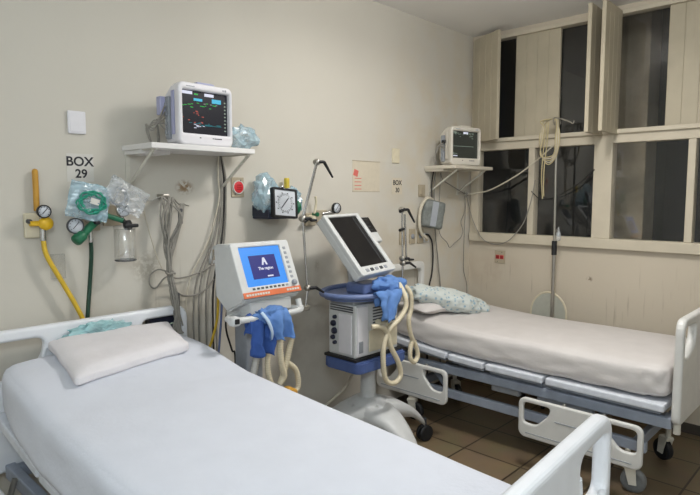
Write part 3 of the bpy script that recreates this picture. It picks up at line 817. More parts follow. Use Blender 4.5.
tag(MB().tube([(1.106,-.088,1.46),(1.112,-.07,1.38),(1.108,-.055,1.27),(1.095,-.055,1.15),(1.085,-.052,1.05),(1.06,-.045,.9),(1.05,-.045,.4),(1.05,-.045,.02)], .0095, 10).build('oxygen_hose', 'greenhose'),
    'dark green hose hanging from the oxygen regulator behind the near bed', 'hose')

t = thing('vacuum_regulator', 'clear suction jar with pale gauge and black knob on the wall', 'suction unit', (1.262,0,1.34))
MB().bx(1.20,1.29,-.014,0,1.52,1.62,.004).build('wall_plate', 'beigeplate', t)
gauge(t, (1.262,-.085,1.597), .033, V((-.1,-1,.1)), 'chrome')
MB().cyl((1.25,-.012,1.56),(1.255,-.10,1.548),.014).build('valve_body', 'chrome', t)
MB().cyl((1.258,-.085,1.548),(1.262,-.085,1.60),.009).build('gauge_stem','chrome',t)
MB().tube([(1.18,-.09,1.575),(1.255,-.10,1.548)], .013, 10, raw=True).build('side_arm', 'green', t)
MB().lathe([(.010,0),(.024,.006),(.024,.03),(0,.034)], (1.262,-.10,1.524), V((.6,-.8,.1)).normalized(), 14).build('black_knob', 'black', t)
MB().bx(1.245,1.315,-.145,-.12,1.515,1.533,.006).build('lever', 'black', t)
MB().lathe([(0,.003),(.040,.003),(.046,.010),(.046,.150),(.040,.158),(.044,.158),(.050,.152),(.050,.006),(.044,0),(0,0)], (1.270,-.085,1.350), (0,0,1), 24).build('jar', 'jar', t)
MB().lathe([(.050,0),(.052,.004),(.052,.018),(.03,.026),(0,.026)], (1.270,-.085,1.502), (0,0,1), 24).build('jar_lid', 'jar', t)
MB().lathe([(.046,0),(.0505,.002),(.0505,.006),(.046,.008)], (1.270,-.085,1.352), (0,0,1), 24, caps=False).build('jar_rim', 'dgrey', t)

# bags over the regulators
b = MB()
def sheetbag(c, w, h, seed, rz, th=.02, pts=None):
    n = 26; vs = []; fs = []
    off = V((seed, seed*2.1, 0))
    for side in (0, 1):
        for j in range(n+1):
            for i in range(n+1):
                u, v = i/n*2-1, j/n*2-1
                puff = th*(1-u**4)*(1-v**4)*(1 if side == 0 else -.35)
                q = V((u*2.2, v*2.2, side*3))+off
                wr = (abs(noise.noise(q*1.5))-.2)*.030+(abs(noise.noise(q*3.7))-.2)*.014
                x = u*w/2*(1+.06*noise.noise(V((v*2,seed,1)))); z = v*h/2*(1+.06*noise.noise(V((u*2,seed,5))))
                vs.append(V((x, -puff-wr*(1 if side == 0 else .4), z)))
    N = (n+1)**2
    for s in (0,1):
        for j in range(n):
            for i in range(n):
                a = s*N+j*(n+1)+i; fs.append((a,a+1,a+n+2,a+n+1))
    return MB().add(vs, fs, True).xf(Matrix.Translation(c) @ Matrix.Rotation(rz,4,'Y'))
t = thing('tubing_pack', 'clear plastic packet holding a coil of bright green oxygen tubing', 'tubing pack', (1.085,-.12,1.56))
sheetbag((1.090,-.125,1.640), .185, .165, 3, math.radians(12), .022).build('packet', 'plastic_blue', t)
coil = MB()
pts = []
for k in range(110):
    a = k*2*PI/22; r = .046+.010*math.sin(k*.7)+.004*math.sin(k*1.9)
    pts.append(V((1.092+r*1.15*math.cos(a), -.152-.004*math.sin(k*.37), 1.636+r*.92*math.sin(a))))
coil.tube(pts, .0042, 6, sub=2).build('tubing', 'tubing', t)
MB().box((1.103,-.158,1.640), (.04,.002,.026), 0, Matrix.Rotation(.3,4,'Y')).build('insert_card', 'paper', t)
t = thing('plastic_bag', 'clear crumpled bag with a mask inside, draped over the suction gauge', 'plastic bag', (1.26,-.11,1.59))
sheetbag((1.268,-.118,1.662), .205, .130, 9, math.radians(28), .034).build('film', 'plastic_clear', t)
MB().tube([V((1.225+.036*math.cos(a), -.125, 1.665+.040*math.sin(a))) for a in [i*2*PI/14 for i in range(14)]], .005, 6, closed=True).build('mask_ring', 'grey', t)
MB().tube([(1.20,-.12,1.63),(1.24,-.13,1.70),(1.28,-.12,1.66),(1.25,-.13,1.62)], .004, 6).build('mask_tube', 'grey', t)
t = thing('clear_pocket', 'faint clear plastic holder on the wall below the gas outlets', 'wall pocket', (.985,0,1.285))
MB().bx(.952,1.018,-.012,0,1.287,1.40,.003).build('front', 'pocket', t)
MB().tube([(.952,-.012,1.287),(1.018,-.012,1.287)], .0012, 4, raw=True).build('edge', 'grey', t)

# cable bundle on wall hook
t = thing('lead_bundle', 'bundle of grey leads hung on a wall hook behind the nearest bed', 'cable bundle', (1.50,-.05,1.64))
MB().tube([(1.405,-.03,1.648),(1.43,-.05,1.64),(1.47,-.07,1.662),(1.53,-.07,1.660),(1.58,-.06,1.622),(1.62,-.04,1.62),(1.655,-.03,1.612)], .0035, 6).build('hook_bar', 'alu', t)
MB().bx(1.485,1.525,-.07,0,1.65,1.675,.005).build('hook_plate', 'alu', t)
for k in range(11):
    a = rng.uniform(-.025,.025); y = -.085-.03*rng.random(); b_ = rng.uniform(-.012,.012); e = rng.uniform(-.03,.03)
    MB().tube([(1.475+.07*rng.random(),-.07,1.66),(1.455+a+.05*(k % 3),y,1.55),(1.485+a*.6,y,1.40),(1.497+b_,y,1.27),(1.492+b_*1.4,y-.06,1.13),(1.492+e,-.165,.99),(1.505+e,-.17,.965)], .0042, 6).build('lead', 'cablegrey', t)
for k in range(6):
    a = rng.uniform(-.012,.012)
    MB().tube([(1.60+a,-.06,1.625),(1.575+a,-.085,1.55),(1.54+a,-.09,1.45),(1.505+a*.7,-.09,1.33),(1.50+a,-.10,1.2),(1.51+a*2,-.16,1.0)], .0040, 6).build('lead', 'cablegrey', t)
MB().tube([V((1.497+.02*math.cos(a), -.10+.028*math.sin(a), 1.272+.004*math.sin(3*a))) for a in [i*2*PI/12 for i in range(12)]], .006, 6, closed=True).build('tie', 'cablegrey', t)
MB().bx(1.515,1.555,-.09,-.065,1.08,1.16,.006).build('connector', 'dgrey', t)
MB().bx(1.57,1.59,-.08,-.06,1.52,1.60,.004).build('sensor_clip', 'dgrey', t)
tag(MB().tube([(1.50,-.09,1.27),(1.46,-.05,1.288),(1.425,-.03,1.262),(1.418,-.03,1.215),(1.45,-.03,1.19),(1.50,-.05,1.245),(1.58,-.03,1.228),(1.66,-.03,1.235),(1.74,-.03,1.255),(1.80,-.03,1.285)], .004, 6).build('wall_cable', 'cablegrey'),
    'thin grey cable looping left and then across to the blue-screen ventilator', 'cable')
tag(MB().tube([(1.52,-.08,1.22),(1.545,-.04,1.18),(1.60,-.03,1.135),(1.68,-.03,1.125),(1.75,-.03,1.15),(1.80,-.03,1.20)], .0045, 6).build('wall_cable', 'cablegrey'),
    'grey cable sagging lowest between lead bundle and blue-screen ventilator', 'cable')
tag(MB().tube([(1.395,-.02,1.64),(1.42,-.02,1.52),(1.46,-.03,1.36),(1.49,-.04,1.28)], .0025, 6).build('wall_cable', 'cablelight'),
    'thin pale cord left of the lead bundle, running down to its knot', 'cable')
# cables down the wall from shelf 1
t = thing('lead_bundle', 'straight grey and black cables running down the wall under the right shelf bracket', 'cable bundle', (1.84,-.03,1.2))
for k, (a, b_, mt, r) in enumerate(((0,0,'cableblack',.005),(-.014,-.03,'cablegrey',.005),(-.028,-.06,'cablegrey',.005),(.012,.01,'cablegrey',.0055),(-.02,-.10,'cablegrey',.004),(-.035,-.13,'cablelight',.004))):
    MB().tube([(1.850+a*.3,-.045,1.885),(1.878+a,-.03,1.78),(1.882+a,-.025,1.64),(1.862+a+b_*.4,-.025,1.42),(1.80+a+b_,-.025,1.15),(1.79+a+b_,-.03,.7),(1.80+a+b_,-.03,.02)], r, 6).build('cable', mt, t)
tag(MB().tube([(1.755,-.14,1.14),(1.745,-.14,1.0),(1.715,-.13,.88),(1.66,-.12,.70),(1.66,-.12,.02)], .007, 8).build('power_cable', 'yellowhose'), 'yellow cable beneath the back of the blue-screen ventilator', 'cable')
tag(MB().tube([(1.775,-.15,1.13),(1.762,-.15,.98),(1.755,-.14,.85),(1.75,-.13,.68),(1.75,-.12,.02)], .006, 8).build('power_cable', 'blue'), 'dark blue cable beside the yellow one under the ventilator back', 'cable')
tag(MB().tube([(1.835,-.15,1.13),(1.80,-.15,1.02),(1.795,-.15,.93),(1.83,-.15,.81),(1.852,-.15,.72),(1.84,-.14,.02)], .0055, 8).build('power_cable', 'cableblack'), 'black cable curving below the blue-screen ventilator handle', 'cable')

# ------------------------------------------------------------------ sphygmomanometer in wall basket
t = thing('wall_sphygmomanometer', 'square white-dial blood pressure gauge with black rim on a wall basket', 'blood pressure gauge', (2.18,0,1.50))
bk = MB(); bk.bx(2.095,2.31,-.155,-.003,1.530,1.548,.004); bk.bx(2.095,2.108,-.155,-.003,1.545,1.585,.004)
bk.bx(2.095,2.31,-.012,0,1.545,1.61,.003); bk.build('basket', 'navy', t)
R = Matrix.Translation((2.205,-.165,1.622)) @ Matrix.Rotation(math.radians(5),4,'Y') @ Matrix.Rotation(math.radians(-8),4,'X')
fr = MB().plate2d(rrect(-.092,.092,-.088,.088,.008), [rrect(-.079,.079,-.075,.075,.004)], .03, .003, XZ(0)).xf(R).build('case_rim', 'black', t)
MB().bx(-.09,.09,-.008,.012,-.08,.08).xf(R).build('dial', 'dial', t)
n = MB()
for k in range(40):
    a = 2*PI*k/40; r0 = .050 if k % 2 else .044
    n.tube([(r0*math.cos(a),-.0095,r0*math.sin(a)),(.056*math.cos(a),-.0095,.056*math.sin(a))], .0012, 4, raw=True)
n.tube([(-.030,-.0105,-.032),(.026,-.0105,.030)], .0026, 5, raw=True)
for k in range(10):
    a = 2*PI*k/10; n.box((.066*math.cos(a),-.009,.060*math.sin(a)), (.008,.001,.006))
n.xf(R).build('pointer', 'ink', t)
MB().tube([(2.17,-.15,1.705),(2.185,-.17,1.718),(2.21,-.165,1.705)], .006, 6).build('hanger', 'chrome', t)
b = crumple((2.125,-.085,1.675), (.084,.060,.125), 41, .5, 3, 2.4, facet=True)
tag(b.build('plastic_bag', 'plastic_blue'), 'tall pale blue plastic bag stuffed behind the square pressure gauge', 'plastic bag')
b = crumple((2.325,-.09,1.625), (.066,.055,.085), 47, .6, 4, 3.2, facet=True)
tag(b.build('plastic_bag', 'plastic_blue'), 'small pale blue bag poking out right of the square pressure gauge', 'plastic bag')
tag(crumple((2.325,-.15,1.595), (.022,.02,.04), 5, .2, 3, 4).build('cuff_bulb', 'green'), 'dark green rubber bulb at the right edge of the square pressure gauge', 'bulb')
tag(MB().bx(2.315,2.34,-.06,-.03,1.70,1.775,.006).build('tape_roll', 'tape'), 'small yellow tag standing above the square pressure gauge', 'tag')

# gas outlets on the wall between ventilators
t = thing('gas_rail', 'beige wall gas outlets with a green fitting beside the far ventilator screen', 'gas outlet', (2.62,0,1.46))
MB().bx(2.50,2.585,-.03,0,1.47,1.555,.006).build('cover', 'beigeplate', t)
MB().bx(2.60,2.70,-.02,0,1.49,1.57,.005).build('cover', 'beigeplate', t)
MB().cyl((2.53,-.03,1.525),(2.53,-.075,1.52),.017).build('valve', 'cream', t)
MB().cyl((2.565,-.03,1.545),(2.565,-.07,1.545),.014).build('valve', 'green', t)
MB().tube([(2.555,-.05,1.55),(2.565,-.055,1.62),(2.555,-.06,1.66)], .008, 8).build('lever', 'cream', t)
gauge(t, (2.745,-.045,1.582), .036)
MB().cyl((2.65,-.02,1.545),(2.74,-.045,1.560),.010).build('side_arm', 'chrome', t)
MB().cyl((2.745,-.035,1.545),(2.745,-.035,1.6),.008).build('gauge_stem','chrome',t)
MB().cyl((2.495,-.05,1.52),(2.47,-.05,1.50),.012).build('black_cap','black',t)

# ------------------------------------------------------------------ ventilator 1 (blue screen)
t = thing('ventilator', 'grey ventilator with glowing blue screen and orange strip on a stand', 'ventilator', (1.80,-.45,0))
CX, CY, CZ = 1.795, -.50, 1.300
tiltv = math.atan2(.40,.917)
prof = [(-.442,1.425),(-.558,1.172),(-.548,1.150),(-.42,1.092),(-.325,1.16),(-.315,1.415),(-.33,1.425)]
MB().prism(prof, CX-.178, CX+.178, 'yzx', .008).build('casing', 'offwhite', t)
R1 = Matrix.Translation((CX,CY,CZ)) @ Matrix.Rotation(-tiltv,4,'X')
MB().plate2d(rrect(-.182,.182,-.142,.142,.010), [rrect(-.138,.118,-.086,.117,.004)], .024, .006, XZ(-.004)).xf(R1).build('front_bezel', 'offwhite', t)
sc = MB().bx(-.14,.12,-.006,.004,-.088,.119).xf(R1).build('screen', 'em_blue', t)
MB().bx(-.088,.076,-.0075,-.005,-.050,.072).xf(R1).build('splash_window', 'em_navy', sc)
w = MB(); w.prism([(-.018,.020),(-.008,.020),(-.004,.034),(.004,.034),(.008,.020),(.018,.020),(.006,.058),(-.006,.058)], -.009, -.0072, 'xzy')
w.text('The region', .021, Matrix.Translation((0,0,.002)) @ XZ(-.008)); w.bx(.0,.035,-.009,-.0072,-.043,-.036); w.xf(R1).build('logo', 'em_white', sc)
MB().bx(-.18,.181,-.0185,-.012,-.141,-.112,.002).xf(R1).build('orange_strip', 'orange', t)
st = [c for c in t.children if c.name.startswith('orange_strip')][0]
k = MB()
for i in range(9): k.bx(-.165+.016*i,-.153+.016*i,-.0197,-.018,-.132,-.122)
for i in range(5): k.bx(.085+.017*i,.098+.017*i,-.0197,-.018,-.131,-.121)
k.xf(R1).build('lettering', 'paper', st)
for i in range(9): MB().bx(-.118+.026*i,-.102+.026*i,-.0185,-.014,-.104,-.094,.002).xf(R1).build('key', 'dgrey' if i < 8 else 'grey', t)
for i in range(7): MB().bx(.135,.152,-.0185,-.014,.09-.026*i,.104-.026*i,.002).xf(R1).build('key', 'grey', t)
MB().lathe([(.014,0),(.014,.014),(.011,.017),(0,.017)], (.145,-.015,-.092), (0,-1,0), 18).xf(R1).build('dial_knob', 'grey', t)
MB().bx(CX-.13,CX+.13,-.55,-.40,1.085,1.15,.008).build('lower_block', 'offwhite', t)
hd = MB().tube([(1.535,-.60,1.088),(1.60,-.62,1.090),(1.75,-.625,1.088),(1.90,-.62,1.086),(1.945,-.60,1.092),(1.95,-.585,1.10),(1.952,-.57,1.135)], .0155, 10).build('handle_rail', 'offwhite', t)
MB().tube([(1.535,-.60,1.088),(1.555,-.52,1.085),(1.66,-.46,1.08)], .0155, 10).build('handle_arm', 'offwhite', hd)
MB().tube([(1.945,-.60,1.092),(1.93,-.52,1.085),(1.88,-.46,1.08)], .0155, 10).build('handle_arm', 'offwhite', hd)
MB().box((1.525,-.615,1.092), (.05,.05,.045), .014).build('rail_end', 'offwhite', hd)
MB().box((1.522,-.642,1.095), (.024,.008,.024), .003).build('rail_socket', 'black', hd)
MB().bx(1.70,1.80,-.47,-.36,.16,1.10,.012).build('column', 'grey', t)
MB().bx(1.665,1.835,-.50,-.34,1.05,1.09,.01).build('column_head', 'offwhite', t)
for a in range(5):
    an = 2*PI*a/5+.3; p = V((1.75+.24*math.cos(an), -.415+.24*math.sin(an), 0))
    l = MB().tube([(1.75,-.415,.15), (p.x,p.y,.115)], [.03,.018], 10, raw=True).build('base_leg', 'grey', t)
    MB().lathe([(0,-.012),(.034,-.012),(.038,-.008),(.038,.008),(.034,.012),(0,.012)], (p.x,p.y,.038), (1,0,0), 18).build('wheel', 'black', l)
    MB().cyl((p.x,p.y,.04),(p.x,p.y,.115),.012).build('caster_stem', 'dgrey', l)
MB().lathe([(.06,0),(.06,.03),(.04,.06),(0,.06)], (1.75,-.415,.13), (0,0,1), 20).build('base_hub', 'grey', t)

# circuit tubes of ventilator 1
t2 = thing('breathing_circuit', 'cream corrugated tubes with yellow water trap hanging below the blue-screen ventilator', 'hose', (1.83,-.60,.7))
MB().corr([(1.79,-.60,1.07),(1.785,-.625,.98),(1.785,-.625,.90),(1.80,-.62,.82),(1.822,-.61,.765),(1.80,-.60,.728)], .0150).build('tube', 'hose', t2)
MB().corr([(1.855,-.60,1.07),(1.868,-.615,.97),(1.855,-.605,.88),(1.835,-.60,.80),(1.805,-.60,.735)], .0150).build('tube', 'hose', t2)
MB().corr([(1.84,-.59,.84),(1.88,-.575,.81),(1.935,-.565,.765),(1.958,-.56,.70),(1.950,-.56,.655),(1.90,-.56,.64)], .0140).build('tube', 'hose', t2)
MB().corr([(1.77,-.55,.92),(1.765,-.55,.80),(1.785,-.555,.72),(1.82,-.56,.68),(1.87,-.56,.66)], .0140).build('tube', 'hose', t2)
MB().lathe([(0,0),(.020,.004),(.026,.02),(.026,.07),(.018,.08),(0,.08)], (1.865,-.56,.672), V((.8,0,-.45)).normalized(), 16).build('water_trap', 'ochre', t2)
tag(MB().corr([(1.665,-.50,1.065),(1.675,-.56,1.03),(1.695,-.565,.95),(1.682,-.565,.87),(1.662,-.565,.78),(1.65,-.56,.66)], .017).build('breathing_tube', 'hosegrey'),
    'grey corrugated tube dropping from the left under the blue-screen ventilator', 'hose')

def drape(name, label, top, bottom, depth, seed, material, trim=None, n=(22,26)):
    """folded cloth hanging over a rail: a two-sided pleated sheet"""
    vs = []; fs = []; nu, nv = n
    def P(u, v):      # u across, v 0 back-bottom..0.5 over the rail..1 front-bottom
        (xa, xb, zt), (xc, xd, zb_) = top, bottom
        k = abs(v-.42)/.58 if v > .42 else (.42-v)/.42*.7
        x = (xa+(xb-xa)*u)*(1-k)+(xc+(xd-xc)*u)*k
        q = V((u*3.2, seed, k*1.4))
        f = noise.noise(q)*.030*(.3+k)+.020*math.sin(u*11+seed+k*1.6)*(.3+k)
        z = zt+(zb_-zt)*k*(1 if v > .42 else .75)+.02*noise.noise(V((u*4,k*3,seed)))
        y = depth-(.022 if v > .42 else -.022)*min(1,k*6)-f-.018*k*(1 if v > .42 else -.3)
        return V((x+.012*noise.noise(V((k*5,u*5,seed+4))), y, z))
    for j in range(nv+1):
        for i in range(nu+1): vs.append(P(i/nu, j/nv))
    for j in range(nv):
        for i in range(nu):
            a = j*(nu+1)+i; fs.append((a,a+1,a+nu+2,a+nu+1))
    o = MB().add(vs, fs, True).build(name, material)
    s = o.modifiers.new('thick', 'SOLIDIFY'); s.thickness = .004
    if trim:
        band = MB().tube([P(u0, v_)+V((0,-.006,0)) for u0, v_ in trim], [.006]*len(trim) if False else .008, 6); band.build('hem', 'drapelight', o)
    return tag(o, label, 'cloth')
ORIG['x'] = V((0,0,0))
drape('blue_cloth', 'darker blue cloth hanging behind, on the left of the blue-screen ventilator handle', ((1.600,1.720,1.110)), ((1.615,1.735,.910)), -.612, 3, 'drapedark')
drape('blue_cloth', 'blue cloth with pale edge over the middle of the blue-screen ventilator handle', ((1.650,1.815,1.120)), ((1.700,1.815,.975)), -.640, 8, 'drape',
      [(.02,.42),(.03,.55),(.03,.68),(.05,.80),(.10,.92)])
tag(crumple((1.720,-.628,1.095), (.090,.028,.040), 14, .7, 4, 3).build('blue_cloth', 'drape'), 'blue cloth bunched on top of the blue-screen ventilator handle', 'cloth')

# articulated arm 1
def arm(label, pts, group='ventilator support arms'):
    """pts: top, elbow, lower, foot"""
    A, B, C_, D = [V(p) for p in pts]
    t = thing('support_arm', label, 'support arm', D, group)
    d = (A-B).normalized(); side = V((.6,-.8,0)).cross(d).normalized()
    for s in (-1,1): MB().tube([B+side*.012*s, A+side*.010*s], .0055, 8, raw=True).build('rod', 'chrome', t)
    MB().tube([C_, B], .0075, 10, raw=True).build('lower_rod', 'chrome', t)
    MB().tube([D, C_], .0075, 10, raw=True).build('foot_rod', 'chrome', t)
    for P_, k in ((A,0),(B,1),(C_,2)):
        j = MB().lathe([(0,-.02),(.014,-.019),(.019,-.008),(.019,.008),(.014,.019),(0,.02)], P_, (0,-1,0), 18).build('joint', 'alu', t)
        e = P_+V((.045,-.02,0 if k == 2 else -.01))
        h = MB().tube([P_+V((.0,-.015,0)), P_+V((.03,-.025,.0)), e], .009, 8)
        dd = (V((.05,-.01,-.075)), V((.03,-.015,.0)), V((.055,-.01,-.035)))[k]
        h.tube([e, e+dd], [.0095,.006], 8, raw=True); h.build('clamp_lever', 'black', j)
    return t
arm('chrome jointed arm rising beside the blue-screen ventilator', [(2.250,-.40,1.855),(2.140,-.40,1.540),(2.172,-.40,1.148),(2.15,-.40,1.02)])
arm('chrome jointed arm rising beside the far ventilator, before the outlet plates', [(2.958,-.45,1.575),(2.968,-.45,1.255),(2.973,-.45,1.225),(2.96,-.45,1.05)])
tag(MB().tube([(2.985,-.45,1.545),(3.01,-.45,1.24)], .0065, 8, raw=True).build('steel_rod', 'chrome'), 'short chrome rod leaning beside the far ventilator arm', 'rod')
tag(MB().cyl((2.955,-.47,1.578),(2.895,-.485,1.565),.010).build('clamp_knob', 'black'), 'upper black clamp knob on the left of the far ventilator arm', 'knob')
tag(MB().cyl((2.955,-.465,1.45),(2.90,-.48,1.445),.010).build('clamp_knob', 'black'), 'lower black clamp knob on the left of the far ventilator arm', 'knob')
tag(MB().bx(1.90,2.18,-.415,-.385,1.02,1.05,.006).build('arm_bracket', 'alu'), 'grey bar joining the near chrome arm to the blue-screen ventilator', 'bracket')

# ------------------------------------------------------------------ ventilator 2 (tilted dark display)
t = thing('ventilator', 'tall ventilator with tilted dark screen, blue ring handle and wheeled base', 'ventilator', (2.62,-.43,0))
X0, X1, Y0, Y1, Z0, Z1 = 2.41, 2.80, -.55, -.325, .715, 1.03
bd = MB().bx(X0,X1,Y0,Y1,Z0,Z1,.010).build('cabinet', 'offwhite', t)
MB().bx(X0+.01,X0+.10,Y0-.008,Y0+.01,Z0+.01,Z1-.01,.004).build('front_panel', 'monwhite', t)
MB().bx(X0+.115,X1-.01,Y0-.005,Y0+.01,Z0+.02,Z0+.15,.006).build('front_panel', 'cream', t)
MB().bx(X0+.02,X0+.055,Y0-.012,Y0,Z0+.03,Z0+.10,.003).build('latch', 'grey', t)
for z in range(6): MB().bx(X0+.15,X1-.02,Y0-.004,Y0+.004,Z0+.19+.018*z,Z0+.197+.018*z).build('vent_slot', 'dgrey', t)
sd = MB().bx(X0-.006,X0+.01,Y0+.03,Y1-.09,Z0+.02,Z1-.06,.004).build('side_door', 'monwhite', t)
for (y, z, s) in ((-.385,.945,.012),(-.372,.905,.018),(-.38,.86,.020),(-.368,.82,.014),(-.385,.79,.012)): MB().lathe([(s,0),(s,.012),(s*.8,.018),(0,.018)], (X0,y,z), (-1,0,0), 14).build('side_connector', 'navy', t)
for z in range(3): MB().bx(X0-.004,X0+.004,Y0+.02,Y1-.02,Z1-.045+.014*z,Z1-.038+.014*z).build('side_slot', 'dgrey', t)
# ports and filters at the front right
MB().cyl((2.60,-.55,.905),(2.60,-.64,.905),.022).build('port', 'cream', t); MB().cyl((2.70,-.55,.93),(2.70,-.60,.93),.024).build('port', 'cream', t)
# blue tray and pole
MB().prism(rrect(X0-.025,X1+.04,Y0-.05,Y1+.03,.05), .630, .700, 'xyz', .010).build('tray', 'bluetray', t)
MB().bx(X0-.02,X1+.02,Y0-.02,Y1+.02,.698,.716,.004).build('tray_pad', 'black', t)
MB().tube([(2.665,-.42,.63),(2.665,-.42,.30)], [.045,.052], 20, raw=True).build('pole', 'offwhite', t)
# ring handle
ring = MB().tube([V((2.605+.285*math.cos(a), -.43+.215*math.sin(a), 1.085)) for a in [i*2*PI/28 for i in range(28)]], .017, 10, closed=True, sub=2).build('ring_handle', 'blue', t)
MB().prism([(2.605+.27*math.cos(a), -.43+.20*math.sin(a)) for a in [i*2*PI/28 for i in range(28)]], 1.055, 1.078, 'xyz').build('top_tray', 'blue', t)
MB().bx(X0+.02,X1-.02,Y0+.03,Y1-.03,1.025,1.06,.006).build('top_plate', 'offwhite', t)
# display
DX = V((.988,.145,.012)).normalized(); DN = V((.115,-.755,.645)); DN = (DN-DX*DN.dot(DX)).normalized(); DY = DN.cross(DX)
RD = Matrix(((DX.x,-DN.x,DY.x,2.60),(DX.y,-DN.y,DY.y,-.40),(DX.z,-DN.z,DY.z,1.372),(0,0,0,1)))
RD = RD.copy()
MB().bx(-.186,.186,.008,.062,-.222,.222,.012).xf(RD).build('display_back', 'offwhite', t)
MB().plate2d(rrect(-.186,.186,-.226,.226,.014), [rrect(-.150,.150,-.165,.205,.004)], .030, .007, XZ(0)).xf(RD).build('display_bezel', 'offwhite', t)
ds = MB().bx(-.152,.152,-.004,.006,-.167,.207).xf(RD).build('screen', 'screen_off', t)
MB().bx(.105,.112,-.006,-.003,-.165,.205).xf(RD).build('screen_edge', 'dgrey', ds)
for i in range(5): MB().bx(-.13+.05*i,-.10+.05*i,-.019,-.012,-.206,-.186,.002).xf(RD).build('key', 'dgrey' if i % 2 else 'grey', t)
MB().lathe([(.028,0),(.030,.012),(.024,.02),(0,.02)], (.185,.02,-.170), (1,0,0), 18).xf(RD).build('dial_knob', 'dgrey', t)
MB().tube([(2.61,-.36,1.06),(2.61,-.34,1.18),(2.60,-.335,1.33)], .035, 12).build('display_stem', 'offwhite', t)
MB().bx(2.52,2.70,-.52,-.36,1.075,1.14,.015).build('display_foot', 'blue', t)
# base: hub and four arched legs
MB().lathe([(.060,.405),(.09,.395),(.14,.36),(.16,.32),(.12,.25),(0,.25)], (2.655,-.42,0), (0,0,1), 28).build('base_hub', 'offwhite', t)
for (px, py) in ((3.10,-.53),(2.62,-.86),(2.20,-.30),(2.78,-.10)):
    a = V((2.655,-.42,.31)); e = V((px,py,0)); d = V((px-a.x, py-a.y, 0)); L = d.length; d.normalize(); w_ = V((-d.y,d.x,0))
    vs = []; fs = []; n_ = 12
    for i in range(n_+1):
        s = i/n_; c = a+d*L*s; zt = .385-.04*s-.195*s**2.8; hgt = .13*(1-s)**1.1+.035; wd = .105*(1-s)+.036
        if s > .85: wd *= 1-.25*(s-.85)/.15
        for (q, zz) in ((-1,zt-hgt),(-1,zt-.018),(-.7,zt),(.7,zt),(1,zt-.018),(1,zt-hgt)): vs.append(V((c.x,c.y,0))+w_*wd*q+V((0,0,zz)))
    for i in range(n_):
        for k in range(6): fs.append((i*6+k, i*6+(k+1) % 6, (i+1)*6+(k+1) % 6, (i+1)*6+k))
    fs.append(tuple(range(6))); fs.append(tuple(n_*6+k for k in reversed(range(6))))
    lg = MB().add(vs, fs, True).build('base_leg', 'offwhite', t)
    wx = e+V((.018*d.x,.018*d.y,.055)); 
    for s in (-1,1): MB().lathe([(0,-.011),(.040,-.012),(.052,-.010),(.056,-.004),(.056,.004),(.052,.010),(.040,.012),(0,.011)], wx+w_*.018*s, w_, 22).build('wheel', 'black', lg)
    MB().tube([wx+V((0,0,.0)), wx+V((-.01*d.x,-.01*d.y,.10))], [.016,.02], 10, raw=True).build('caster_stem', 'dgrey', lg)
# small second display behind
t3 = thing('small_display', 'small dark display unit sticking out behind the tilted ventilator screen', 'display', (2.91,-.2,1.34))
R3 = Matrix.Translation((2.915,-.20,1.455)) @ Matrix.Rotation(math.radians(6),4,'Z') @ Matrix.Rotation(math.radians(-38),4,'X')
MB().bx(-.075,.065,.0,.03,-.12,.085,.008).xf(R3).build('casing', 'offwhite', t3)
MB().bx(-.066,.056,-.004,.002,-.045,.078,.002).xf(R3).build('screen', 'screen_off', t3)
k = MB()
for i in range(4): k.bx(-.055,.02,-.0052,-.0036,.055-.028*i,.060-.028*i)
k.xf(R3).build('readout_line', 'dgrey', t3)
MB().tube([(2.88,-.19,1.42),(2.70,-.29,1.35)], .012, 8, raw=True).build('mount', 'alu', t3)

# drape and hoses on ventilator 2
tag(crumple((2.70,-.555,1.125), (.135,.075,.052), 17, .40, 5, 1.9).build('blue_drape', 'drape'), 'crumpled blue surgical drape lying on the far ventilator ring handle', 'cloth')
drape('blue_drape', 'blue cloth hanging in front of the far ventilator cabinet top', ((2.47,2.70,1.118)), ((2.49,2.61,.945)), -.658, 5, 'drape')
tag(MB().corr([(2.745,-.60,1.13),(2.735,-.655,1.06),(2.728,-.665,.99),(2.675,-.66,.93),(2.585,-.655,.875),(2.54,-.655,.79),(2.535,-.655,.69),(2.555,-.655,.59),(2.605,-.655,.55),(2.665,-.655,.548),(2.70,-.655,.585),(2.672,-.655,.67),(2.605,-.655,.77),(2.575,-.655,.85),(2.54,-.655,.895),(2.48,-.655,.915),(2.445,-.64,.915)], .0155, .013, .07).build('breathing_tube', 'hose'),
    'long cream tube looping low in front of the far ventilator cabinet', 'hose')
tag(MB().corr([(2.80,-.57,1.13),(2.845,-.61,1.06),(2.855,-.61,.96),(2.832,-.61,.89),(2.862,-.605,.79),(2.925,-.60,.70),(2.942,-.60,.635),(2.905,-.60,.605),(2.865,-.60,.64),(2.865,-.60,.70),(2.885,-.60,.755)], .0150, .013, .07).build('breathing_tube', 'hose'),
    'shorter cream tube looping beside the far ventilator, against the window bed', 'hose')
tag(MB().tube([(2.74,-.22,.66),(2.745,-.21,.50),(2.69,-.2,.40),(2.60,-.18,.34),(2.45,-.12,.22),(2.4,-.08,.03)], .011, 8).build('supply_hose', 'cablelight'), 'pale hose curving down behind the far ventilator pole', 'hose')

